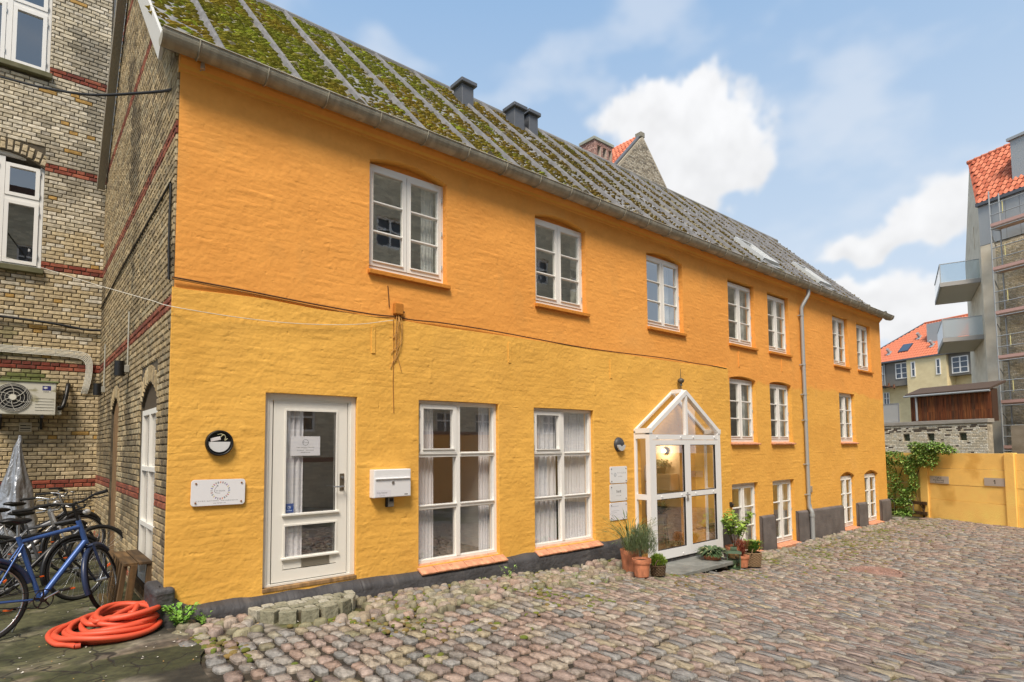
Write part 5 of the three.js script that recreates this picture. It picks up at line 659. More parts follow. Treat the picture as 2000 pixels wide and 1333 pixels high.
  mesh('rear_wall', box(X0, .3, -.3, H, ZL - 5, ZL - 4.8), M.interior, lb); mesh('floor', box(X0, .3, 4.3, 4.5, ZL - 4.8, ZL - .31), M.interiorFloor, lb); mesh('floor', box(X0, .3, 7.7, 7.9, ZL - 4.8, ZL - .31), M.interiorFloor, lb); mesh('roof', box(X0, .3, H, H + .3, ZL - 5, ZL + .2), std(0x4a4540, .9), lb); mesh('side_wall', box(.031, .3, -.3, H, ZL - 5, ZL - .31), M.interior, lb);
  const bt = thing('wine_bottle', 'dark bottle standing inside the middle window of the brick building', 'bottle', [-1.08, 4.85, ZL - .13]); mesh('bottle', new THREE.LatheGeometry([[.001, 0], [.036, 0], [.038, .02], [.038, .17], [.014, .22], [.013, .28], [.016, .29]].map(([a, b]) => new THREE.Vector2(a, b)), 16), std(0x1d1712, .2), bt); mesh('capsule', new THREE.CylinderGeometry(.0165, .0165, .05, 12).translate(0, .285, 0), std(0xd8d8d8, .4), bt);
  // air conditioner
  const ac = thing('air_conditioner', 'dirty white outdoor air conditioning unit mounted on the brick wall', 'air conditioner', [-1.5, 2.2, -6.52]); const acm = std(0xffffff, .5, { map: tex(256, 256, (u, v) => mixc([198, 196, 184], [150, 146, 120], sst(.55, .8, fbm(u * 7, v * 12, 5, 250, 7, 12))), true, 1) });
  mesh('casing', boxUV(rbox(0, .86, 0, .56, 0, .29, .015, 3)), acm, ac); mesh('top_plate', boxUV(rbox(-.01, .89, .555, .585, -.01, .31, .01)), std(0x6f7a4c, .8), ac);
  mesh('fan_recess', new THREE.CylinderGeometry(.235, .235, .02, 40).rotateX(Math.PI / 2).translate(.29, .285, .286), M.dark, ac); const gr = []; for (const r of [.05, .1, .15, .195, .215, .235]) gr.push(new THREE.TorusGeometry(r, .0045, 5, 40).translate(.29, .285, .305)); for (let k = 0; k < 6; k++) { const a = k * Math.PI / 3 + .3, pts = []; for (let i = 0; i <= 5; i++) { const r = .04 + i * .04, b = a + i * .09; pts.push(V(.29 + Math.cos(b) * r, .285 + Math.sin(b) * r, .31)); } gr.push(tube(pts, .005, 12, 5)); } mesh('fan_guard', gr, std(0xb7b5ac, .5), ac); mesh('hub', new THREE.CylinderGeometry(.045, .045, .02, 24).rotateX(Math.PI / 2).translate(.29, .285, .312), std(0xd5d3c8, .5), ac);
  const bl = []; for (let k = 0; k < 5; k++) bl.push(box(-.02, .02, .03, .21, -.004, .004).rotateY(.5).rotateZ(k * 1.2566).translate(.29, .285, .293)); mesh('fan_blade', bl, std(0x3a3b3a, .6), ac);
  for (let k = 0; k < 5; k++) mesh('louvre', rbox(.58, .83, .08 + k * .05, .086 + k * .05, .286, .296, .002), std(0xa5a398, .6), ac);
  const yk = canvasTex(256, 256, (c) => { c.fillStyle = '#c9c7bb'; c.fillRect(0, 0, 256, 256); c.fillStyle = '#24286e'; c.fillRect(0, 0, 256, 180); c.strokeStyle = '#e6e6dc'; c.lineWidth = 14; for (let i = 0; i < 4; i++) { c.beginPath(); const a = i * Math.PI / 4; c.moveTo(92 - Math.cos(a) * 70, 76 - Math.sin(a) * 50); c.lineTo(92 + Math.cos(a) * 70, 76 + Math.sin(a) * 50); c.stroke(); } c.fillStyle = '#20222c'; c.font = 'bold 66px sans-serif'; c.fillText('YORK', 26, 248); }); mesh('badge', box(.67, .785, .385, .5, .2895, .292), [acm, acm, acm, acm, std(0xffffff, .5, { map: yk }), acm], ac);
  mesh('valve_cover', rbox(.865, .95, .01, .17, .06, .2, .02), acm, ac); mesh('bracket', [box(.12, .16, -.05, -.005, -.05, .3), box(.12, .16, -.24, -.02, -.06, -.02), box(.66, .7, -.05, -.005, -.05, .3), box(.66, .7, -.24, -.02, -.06, -.02), bar(V(.14, -.22, -.03), V(.14, -.04, .22), .014, 6), bar(V(.68, -.22, -.03), V(.68, -.04, .22), .014, 6)], M.dark, ac);
  tag(mesh('refrigerant_pipe', [tube([V(-.62, 2.3, -6.38), V(-.55, 2.35, -6.3), V(-.5, 2.55, -6.4), V(-.47, 2.74, -6.5), V(-.46, 2.78, -6.58)], .035, 30, 8)], M.black), 'black insulated pipe from the air conditioner into the wall', 'pipe');
  const vt = thing('wall_vent', 'small slatted vent in the brick wall below the air conditioner', 'vent', [-1.03, 2.0, -6.585]); mesh('frame', frameBars(-.085, .085, -.08, .08, 0, .025, .016), std(0xb7ae98, .7), vt); for (let k = 0; k < 3; k++) mesh('slat', box(-.07, .07, -.055 + k * .045, -.028 + k * .045, .004, .02), std(0xb7ae98, .7), vt); mesh('recess', box(-.07, .07, -.065, .065, -.01, .002), M.dark, vt);
  // conduits
  const cm = std(0xd2d0c4, .5); [...Array(6)].forEach((_, k) => tag(mesh('conduit', tube([V(-3, 3.4 - k * .022, -6.54), V(-1.2, 3.385 - k * .022, -6.54), V(-.3 - k * .012, 3.37 - k * .022, -6.54), V(-.19 - k * .016, 3.33 - k * .02, -6.535), V(-.135 - k * .018, 3.22 - k * .01, -6.53), V(-.13 - k * .018, 2.95, -6.53), V(-.165 - k * .018, 2.72, -6.53), V(-.185 - k * .018, 2.62, -6.56)], .0078, 70, 6), cm), ['uppermost', 'second', 'third', 'fourth', 'fifth', 'lowest'][k] + ' of six pale electrical conduits bending down at the inner corner', 'conduit', 'bundle of six conduits'));
  tag(mesh('pipe', tube([V(-3, 3.9, -6.53), V(-1.3, 3.87, -6.53), V(-.7, 3.84, -6.53), V(-.25, 3.79, -6.53), V(-.02, 3.8, -6.53)], .022, 40, 8), M.dark), 'dark sagging cable along the brick wall above the conduits', 'cable');
  const lamp = (z, y, label) => { const t = thing('wall_light', label, 'lamp', [-.015, y, z]); mesh('cylinder', bar(V(-.11, -.1, 0), V(-.11, .1, 0), .06, 18), M.black, t); mesh('mount', rbox(-.06, .0, -.05, .05, -.04, .04, .008), std(0x9a988e, .5), t); mesh('conduit', bar(V(-.02, .05, .0), V(-.02, .78, .0), .011, 8), std(0xa9a79c, .4), t); return t; };
  lamp(-2.75, 2.68, 'black cylinder wall light on the brick end wall between the two arches'); lamp(-5.5, 2.62, 'black cylinder wall light deep in the inner corner');
  const wire = (pts, r, m, label) => tag(mesh('cable', tube(pts, r, pts.length * 12, 6), m), label, 'cable');
  wire([V(-.01, 5.39, -.3), V(-.05, 5.5, -.6), V(-.225, 5.6, -1), V(-.6, 5.72, -1.6), V(-1.06, 6.02, -2.4), V(-1.46, 6.39, -3.2), V(-2.1, 7, -4.6), V(-3, 7.9, -6.6)], .015, M.dark, 'thick black cable slung from the near house corner to the brick building');
  wire([V(2.41, 3.19, .05), V(1.9, 3.07, .06), V(1.2, 2.99, .06), V(.6, 2.975, .06), V(-.03, 3.0, .06), V(-.12, 3.12, -.35), V(-.5, 3.62, -2.1), V(-1, 4.3, -4.4), V(-1.46, 4.92, -6.56)], .0038, std(0xd9d4c6, .6), 'thin white line slung across the corner to the brick building');
  wire([V(-.03, 4.3, -.12), V(-.035, 3.75, -.1), V(-.03, 3.3, -.08)], .012, M.dark, 'black cable running down the corner edge of the brick end wall'); wire([V(-.03, 4.32, -.14), V(-.03, 4.3, -2), V(-.03, 4.28, -4), V(-.03, 4.2, -6.5)], .012, M.dark, 'black cable running level along the brick end wall');
}
// ---------------------------------------------------------------- bicycles
function wheel(parent, name, r, pos, o = {}) {               // axle along z
  const ty = mesh(name, new THREE.TorusGeometry(r - .018, o.fat || .019, 10, 56), M.rubber, parent); ty.position.copy(pos);
  mesh('rim', new THREE.TorusGeometry(r - .042, .008, 6, 56), o.rim || M.steel, ty); mesh('hub', bar(V(0, 0, -.05), V(0, 0, .05), .019, 12), M.steel, ty);
  const sp = []; for (let k = 0; k < 28; k++) { const a = k / 28 * 6.283, b = a + (k % 4 < 2 ? .55 : -.55), s = k % 2 ? 1 : -1; sp.push(bar(V(Math.cos(b) * .02, Math.sin(b) * .02, s * .032), V(Math.cos(a) * (r - .045), Math.sin(a) * (r - .045), 0), .0016, 3)); } mesh('spokes', sp, M.steel, ty);
  if (o.reflector) for (const a of [.6, 3.7]) mesh('reflector', rbox(-.035, .035, -.016, .016, -.008, .008, .006).translate(0, r * .62, 0).rotateZ(a), std(0xe8641e, .3), ty);
  return ty;
}
function bicycle(label, pos, ry, lean, o) {                  // x forward, y up, z to the rider's right
  const b = thing('bicycle', label, 'bicycle', pos, 0, 'bicycles parked by the brick wall'); b.rotation.set(0, ry, 0); b.rotateX(lean);
  const r = o.r || .345, wb = 1.06, fm = o.frame, BB = V(.44, .285, 0), ra = V(0, r, 0), fa = V(wb, r, 0), tl = o.tall || 0, seat = V(.29 - tl * .2, .78 + tl * .8, 0), h1 = V(.83 - tl * .3, .84 + tl, 0), h0 = V(.885 - tl * .16, .66 + tl * .55, 0), t = o.tube || .017;
  const tt0 = o.step ? V(.35, .52, 0) : V(.31 - tl * .2, .73 + tl * .8, 0);
  mesh('frame', [bar(BB, seat, t, 10), bar(tt0, o.step ? h0.clone().lerp(h1, .4) : h1.clone().lerp(h0, .25), t, 10), bar(BB, h0.clone().lerp(h1, .12), t * 1.35, 10), bar(h0, h1, t * 1.2, 10), ...[-1, 1].flatMap((s) => [bar(BB.clone().setZ(s * .03), ra.clone().setZ(s * .062), .009, 8), bar(V(.3, .72 + tl * .7, s * .015), ra.clone().setZ(s * .062), .008, 8)]), bar(BB.clone().setZ(-.04), BB.clone().setZ(.04), .024, 12)], fm, b);
  wheel(b, 'rear_wheel', r, ra, o);
  const st = mesh('saddle', (() => { const s = new THREE.SphereGeometry(1, 18, 12), p = s.attributes.position; for (let i = 0; i < p.count; i++) { const x = p.getX(i), k = lerp(1, .32, sst(-.35, .8, x)); p.setXYZ(i, x * .135, p.getY(i) * .032 + (x < -.3 ? .012 : 0), p.getZ(i) * .085 * k); } s.computeVertexNormals(); return s.translate(.25, seat.y + .14, 0); })(), o.saddle || M.black, b); mesh('seat_post', bar(seat, V(.265, seat.y + .12, 0), .013, 10), M.steel, b);
  const cr = []; cr.push(new THREE.TorusGeometry(.085, .006, 5, 40), new THREE.CylinderGeometry(.03, .03, .012, 16).rotateX(Math.PI / 2)); for (let k = 0; k < 5; k++) cr.push(box(-.007, .007, .02, .083, -.003, .003).rotateZ(k * 1.2566)); mesh('chainring', merge(cr).translate(BB.x, BB.y, .05), M.dark, b); mesh('crank', [bar(BB.clone().setZ(.06), V(BB.x + .155, BB.y + .055, .068), .009, 8), bar(BB.clone().setZ(-.06), V(BB.x - .155, BB.y - .055, -.068), .009, 8)], M.steel, b);
  for (const s of [1, -1]) { const p = mesh('pedal', rbox(-.045, .045, -.01, .01, -.035, .035, .006).translate(BB.x + s * .155, BB.y + s * .055, s * .115), M.dark, b); mesh('pedal_reflector', box(-.02, .02, -.006, .006, -.037, .037).translate(BB.x + s * .155 + s * .043, BB.y + s * .055, s * .115), std(0xe8641e, .3), p); }
  mesh('chain', [bar(V(BB.x, BB.y + .085, .05), V(0, r + .035, .05), .004, 4), bar(V(BB.x, BB.y - .085, .05), V(0, r - .035, .05), .004, 4), new THREE.TorusGeometry(.036, .005, 5, 20).translate(0, r, .05)], M.dark, b);
  // steering assembly turned about the head tube
  const ax = h1.clone().sub(h0).normalize(), fk = new THREE.Matrix4().makeTranslation(h0.x, h0.y, 0).multiply(new THREE.Matrix4().makeRotationAxis(ax, o.steer || 0)).multiply(new THREE.Matrix4().makeTranslation(-h0.x, -h0.y, 0));
  const crown = h0.clone().addScaledVector(ax, -.03);
  const fork = mesh('fork', merge([bar(crown.clone().setZ(-.06), crown.clone().setZ(.06), .016, 8), ...[-1, 1].map((s) => tube([crown.clone().setZ(s * .055), V(.93, .5, s * .06), fa.clone().setZ(s * .06)], .0135, 14, 8))]).applyMatrix4(fk), o.fork || fm, b);
  const w = wheel(b, 'front_wheel', r, V(0, 0, 0), o); w.applyMatrix4(new THREE.Matrix4().makeTranslation(fa.x, fa.y, 0)); w.applyMatrix4(fk);
  const stem = h1.clone().addScaledVector(ax, o.high ? .17 : .08), fwd = stem.clone().add(V(.07, .02, 0)), hb = o.sweep ?? .1, hw = .3;
  mesh('handlebar', merge([bar(h1, stem, .013, 10), bar(stem, fwd, .013, 10), tube([fwd.clone().add(V(-hb, .035, -hw)), fwd.clone().add(V(-hb * .3, .035, -hw * .6)), fwd.clone().add(V(0, 0, -.06)), fwd.clone().add(V(0, 0, .06)), fwd.clone().add(V(-hb * .3, .035, hw * .6)), fwd.clone().add(V(-hb, .035, hw))], .011, 36, 8)]).applyMatrix4(fk), o.bars || M.dark, b);
  for (const s of [-1, 1]) { mesh('grip', bar(fwd.clone().add(V(-hb * .45, .036, s * hw * .66)), fwd.clone().add(V(-hb * 1.1, .035, s * hw * 1.08)), .017, 10).applyMatrix4(fk), M.rubber, b); mesh('brake_lever', tube([fwd.clone().add(V(.01, .02, s * hw * .5)), fwd.clone().add(V(.03, .005, s * hw * .62)), fwd.clone().add(V(0, .0, s * hw * .98))], .006, 12, 6).applyMatrix4(fk), o.bars || M.steel, b); }
  if (o.guards) { const arc = (c, a0, a1) => { const pts = []; for (let i = 0; i <= 14; i++) { const a = lerp(a0, a1, i / 14); pts.push(V(c.x + Math.cos(a) * (r + .022), c.y + Math.sin(a) * (r + .022), 0)); } return tube(pts, .026, 28, 6); }; mesh('mudguard', merge([arc(fa, .9, 3.45)]).applyMatrix4(fk), o.guards, b); mesh('mudguard', arc(ra, .3, 2.9), o.guards, b); }
  if (o.basket) { const k = []; for (let y = 0; y < 5; y++) { const s = .13 + y * .012; k.push(tube([V(-s, y * .045, -s * 1.2), V(s, y * .045, -s * 1.2), V(s, y * .045, s * 1.2), V(-s, y * .045, s * 1.2)], .004, 32, 4, true)); } for (let i = 0; i < 16; i++) { const a = i / 16 * 6.283; k.push(bar(V(Math.cos(a) * .14, 0, Math.sin(a) * .17), V(Math.cos(a) * .19, .18, Math.sin(a) * .22), .003, 4)); } mesh('basket', merge(k).translate(fwd.x + .16, fwd.y - .18, 0).applyMatrix4(fk), M.dark, b); }
  if (o.carrier) mesh('carrier', [bar(V(-.28, r + .4, -.05), V(.2, r + .4, -.05), .006, 6), bar(V(-.28, r + .4, .05), V(.2, r + .4, .05), .006, 6), bar(V(-.05, r, .07), V(-.1, r + .4, .05), .006, 6), bar(V(-.05, r, -.07), V(-.1, r + .4, -.05), .006, 6), ...[-.2, -.05, .1].map((x) => bar(V(x, r + .4, -.05), V(x, r + .4, .05), .006, 6))], M.dark, b);
  if (o.lamp) mesh('headlamp', merge([new THREE.SphereGeometry(.038, 14, 10).scale(1.2, 1, 1).translate(fwd.x + .05, fwd.y - .06, 0)]).applyMatrix4(fk), std(0xcfcfcf, .25, { metalness: .4 }), b);
  mesh('kickstand', bar(V(.36, .26, -.05), V(.3, .02, -.16), .008, 6), M.steel, b);
  return b;
}
{
  const blue = std(0x3f5f9c, .38, { metalness: .25 }), navy = std(0x26324f, .35), bk = std(0x1c1d20, .35), gy = std(0x55585e, .4, { metalness: .3 }), wt = std(0xb8babd, .4, { metalness: .4 });
  const gy0 = ground(-.6, -1) + .005;
  bicycle('blue framed bicycle in front of the row, its front wheel turned away', [-1.3, gy0, -.34], .5, -.08, { frame: blue, fork: navy, steer: .62, guards: navy, sweep: .08, high: true, tube: .02, bars: M.black, tall: .13 });
  bicycle('black bicycle with chrome handlebar right behind the blue one', [-1.52, gy0, -1.25], .42, -.1, { frame: bk, guards: bk, steer: .15, high: true, sweep: .2, bars: M.steel, carrier: true, saddle: std(0x8d8f93, .6) });
  bicycle('black bicycle with orange wheel reflectors third in the row', [-1.28, gy0, -2.5], .3, -.09, { frame: gy, fat: .026, reflector: true, steer: -.1, guards: null, sweep: .06, bars: M.black, lamp: true });
  bicycle('white framed bicycle fourth in the row', [-1.5, gy0, -3.2], .36, -.08, { frame: wt, guards: bk, steer: .2, high: true, sweep: .18, bars: M.steel, lamp: true, step: true });
  bicycle('black bicycle with a wire basket fifth in the row', [-1.34, gy0, -4.2], .3, -.1, { frame: bk, basket: true, guards: bk, steer: .1, high: true, sweep: .2, bars: M.steel, step: true });
  bicycle('dark bicycle at the back of the row by the inner corner', [-1.36, gy0, -5.3], .16, -.06, { frame: bk, steer: -.05, fat: .024, high: true, sweep: .12, bars: M.steel, carrier: true });
  // parasol under its silver cover
  const g = new THREE.CylinderGeometry(.02, .36, 1.95, 64, 24, true), p = g.attributes.position; for (let i = 0; i < p.count; i++) { const x = p.getX(i), z = p.getZ(i), y = p.getY(i), a = Math.atan2(z, x), t = (y + .975) / 1.95, k = 1 + .16 * Math.sin(a * 5 + y * 1.5) * (1 - t * .6) + .08 * Math.sin(a * 9 - y * 4) + (fbm(a * 3 + 9, y * 6, 4, 260) - .5) * .34, bow = 1 + .25 * Math.sin(t * 3.1); p.setXYZ(i, x * k * bow * .82 + (t > .93 ? .02 : 0), y, z * k * bow * .82); } g.computeVertexNormals();
  tag(mesh('parasol_cover', g.translate(-1.12, .86, -5.3), std(0xa2a6ac, .34, { metalness: .6, bumpMap: fineBump, bumpScale: .01, side: THREE.DoubleSide })), 'silver plastic cover over a folded parasol behind the bicycles', 'parasol');
  // wooden slatted crate on its side
  M.oldwood.color.set(0xb0a894); const wc = thing('wooden_step', 'weathered wooden slatted step leaning by the side window', 'step', [-.12, ground(-.1, -1) + .005, -1.18]); const wm = [M.oldwood, std(0xffffff, .85, { map: woodMap, color: 0x9c968a }), std(0xffffff, .85, { map: woodMap, color: 0xb6b0a2 })];
  for (const [x, k] of [[-.075, 0], [.055, 1]]) mesh('top_board', boxUV(rbox(x - .06, x + .06, .47, .5, -.48, .48, .005)), wm[k], wc);
  for (let k = 0; k < 5; k++) { const z = -.4 + k * .19; mesh('slat', boxUV(rbox(-.022, .022, 0, .5, -.03, .03, .004).rotateZ(-.12).translate(-.17, -.01, z)), wm[(k + 1) % 3], wc); } mesh('slat', boxUV(rbox(-.03, .03, 0, .48, -.035, .035, .004).rotateZ(-.06).translate(.08, 0, .43)), wm[2], wc); mesh('slat', boxUV(rbox(-.03, .03, 0, .48, -.035, .035, .004).rotateZ(-.12).translate(-.1, 0, .45)), wm[0], wc);
  mesh('bottom_rail', boxUV(rbox(-.27, -.19, .0, .04, -.5, .5, .005)), std(0xffffff, .9, { map: woodMap, color: 0x8f9068 }), wc);
  // orange hose, coiled
  const pts = [], q = RNG(61), N = 12 * 22; for (let i = 0; i < N; i++) { const t = i / N, k = i / 22, a = k * 6.283, lp = Math.floor(k), w = hs(lp, 3, 5), w2 = hs(lp + 1, 3, 5), ww = lerp(w, w2, k - lp), R1 = lerp(.4, .24, sst(0, .75, t)) * (.86 + .28 * ww), cx = lerp(-.1, .1, t) + (hs(lp, 9, 2) - .5) * .1, cz = (hs(lp, 4, 6) - .5) * .1, y = .024 + t * .16 + .018 * Math.sin(a * 2 + lp); pts.push(V(cx + Math.cos(a + 2.6) * R1, y, cz + Math.sin(a + 2.6) * R1 * 1.12)); }
  pts.unshift(V(-.36, .024, .4), V(-.42, .024, .3)); for (let i = 0; i < 4; i++) pts.push(V(.12 - i * .05, .2 - i * .03, .02 + (i % 2) * .12));
  const hz = thing('garden_hose', 'coiled orange garden hose on the concrete at the house corner', 'hose', [-.34, ground(-.4, -.1) + .004, -.08]); mesh('coil', tube(pts, .0235, 1500, 9), std(0xd9573a, .5), hz); mesh('hose_end', bar(V(-.37, .024, .4), V(-.33, .024, .405), .0238, 10), std(0xb9442c, .6), hz);
  tag(mesh('thin_hose', tube([V(-.5, ground(-.5, -.9) + .012, -1.1), V(-.3, ground(-.5, -.9) + .012, -.92), V(-.18, ground(-.5, -.9) + .012, -.8)], .01, 20, 6), std(0x5a6a38, .6)), 'thin green hose end on the concrete under the bicycles', 'hose');
}
// ---------------------------------------------------------------- end of the yard: everything here shares the end wall's direction (x along it to the right, z towards the yard)
const WY = -1.9388, WP = [21.576, 0, .42];
const end = (name, label, cat, group) => thing(name, label, cat, WP, WY, group);
const gableM = (cols, seed) => std(0xffffff, .9, { map: tex(256, 256, (u, v) => mixc(cols[0], cols[1], clamp(fbm(u * 6, v * 9, 5, seed, 6, 9) * 1.4 - .2)), true, 1 / 3), bumpMap: fineBump, bumpScale: .01 });
{
  const w = end('garden_wall', 'yellow painted garden wall of broad boards and posts at the end of the yard', 'wall');
  const wm = std(0xffffff, .85, { map: tex(512, 512, (u, v) => { const n = fbm(u * 6, v * 6, 5, 265, 6, 6), g = sst(.58, .75, fbm(u * 4, v * 3, 5, 266, 4, 3)); return mixc([255, 210, 118].map((k) => k * (.92 + .16 * n)), [206, 154, 66], g * .5); }, true, 1 / 3.3), bumpMap: fineBump, bumpScale: .006 });
  const posts = [[0, .25], [2.5, 2.75], [5.0, 5.25], [7.5, 7.75], [10, 10.25], [12.5, 12.75]];
  for (const [a, b] of posts) mesh('post', boxUV(rbox(a, b, -.95, 1.3, -.12, .06, .008)), wm, w);
  const secs = [[-2.2, -.0], [.25, 2.5], [2.75, 5], [5.25, 7.5], [7.75, 10], [10.25, 12.5]], ys = [-.95, -.19, .29, .8, 1.285];
  secs.forEach(([a, b], i) => { for (let k = 0; k < 4; k++) mesh('panel_board', boxUV(rbox(a + .002, b - .002, ys[k], ys[k + 1] - .008, -.1, (i ? .0 : -.05) + [.012, 0, .006, -.004][k], .006)), wm, w); });
  const plate = (x0, x1, y0, y1, z, draw, label) => { const t = end('sign_plate', label, 'sign'); const g = new THREE.Group(); plaque('', 0, x1 - x0, 0, y1 - y0, 0, draw, '', '', { parent: t, r: .004, px: 512, edge: 0xa9a39c, rough: .45 }); t.translateX(x0); t.position.y += y0; t.translateZ(z); };
  const al = (c, W, H) => { c.fillStyle = '#b5aea6'; c.fillRect(0, 0, W, H); c.fillStyle = '#24221f'; c.textAlign = 'center'; };
  plate(.31, .9, .32, .545, .016, (c, W, H) => { al(c, W, H); c.font = 'bold 62px sans-serif'; c.fillText('Cykel', W * .47, H * .34); c.fillText('Parkering', W * .47, H * .66); c.fillRect(W * .32, H * .815, W * .42, 11); c.beginPath(); c.moveTo(W * .24, H * .84); c.lineTo(W * .34, H * .77); c.lineTo(W * .34, H * .91); c.fill(); }, 'grey plate reading Cykel Parkering with an arrow on the yellow end wall');
  plate(1.93, 2.49, .33, .56, .02, (c, W, H) => { al(c, W, H); c.font = 'bold 150px sans-serif'; c.fillText('1', W * .5, H * .76); }, 'grey plate with the number 1 on the yellow end wall');
  plate(6.75, 7.3, .36, .6, .02, (c, W, H) => { al(c, W, H); c.font = 'bold 150px sans-serif'; c.fillText('3', W * .5, H * .76); }, 'grey plate with the number 3 further along the yellow end wall');
  // cycle stand: two timbers and steel hoops
  const cs = end('cycle_stand', 'low cycle stand of two timbers and steel hoops by the climbing plant', 'cycle stand'); for (const y of [-.4, -.72]) mesh('timber', boxUV(rbox(-1.4, .22, y, y + .1, .07, .13, .008)), std(0xffffff, .9, { map: woodMap, color: 0x8a7c62 }), cs); for (const x of [-.34, -1.0]) mesh('hoop', tube([V(x, -.72, .14), V(x, -.42, .15), V(x + .02, -.3, .2), V(x + .07, -.27, .24), V(x + .12, -.3, .2), V(x + .14, -.42, .15), V(x + .14, -.72, .14)], .012, 40, 8), M.steel, cs); mesh('post', [box(-1.2, -1.12, -.85, -.3, .0, .07), box(.05, .13, -.85, -.3, .0, .07)], M.oldwood, cs);
  // climbing plant
  const cp = end('climbing_plant', 'green climbing plant spilling over the yellow end wall', 'plant');
  const strands = [[[.2, -.75], [-.1, -.2], [-.15, .35], [-.0, .75], [.25, 1.05], [.5, 1.2]], [[-.4, -.8], [-.6, -.3], [-.5, .0], [-.2, .1], [-.1, .5]], [[-.9, -.8], [-.85, 0], [-.8, .6], [-.95, 1.1], [-.6, 1.3]], [[-.6, -.6], [-.7, .3], [-.5, .9], [-.3, 1.1]], [[.3, 1.1], [.8, 1.35], [1.2, 1.4]]], stems = [];
  for (const s of strands) stems.push(tube(s.map(([x, y], i) => V(x, y, .06 + .03 * Math.sin(i * 2))), .012, 30, 5)); mesh('stem', stems, std(0x5c4a34, .9), cp);
  const blobs = [[.25, 1.15, .42, .36, 900], [.55, 1.42, .4, .2, 480], [.05, 1.45, .3, .2, 300], [.95, 1.38, .4, .14, 260], [-.2, .75, .22, .3, 260], [-.12, .3, .16, .32, 200], [-.35, -.1, .26, .24, 230], [-.5, -.42, .3, .22, 200], [-.85, 1.1, .4, .26, 420], [-1.1, .7, .3, .4, 300], [-.7, .3, .2, .3, 150], [-.95, -.1, .22, .3, 180], [-.6, -.72, .5, .1, 200], [-1.3, 1.0, .3, .4, 240], [-.35, .95, .4, .22, 260]];
  const s = new Soup(), q = RNG(71); for (const [cx, cy, rx, ry, n] of blobs) for (let i = 0; i < n; i++) { const a = q() * 6.283, r = Math.sqrt(q()), k = .55 + .45 * vn(cx * 9 + Math.cos(a) * 2, cy * 9 + Math.sin(a) * 2, 72); const p = V(cx + Math.cos(a) * r * rx * k * 1.3, cy + Math.sin(a) * r * ry * k * 1.3, .06 + q() * .26 * (1 - r * .5)); leaf(s, p, V(q() - .5, -.2 + q() * .9, .3 + q() * .6), .085 + q() * .06, .06, shade(q() < .8 ? [132, 172, 74] : [176, 196, 108], q), .5); } mesh('foliage', s.geo(), M.vleaf, cp);
}
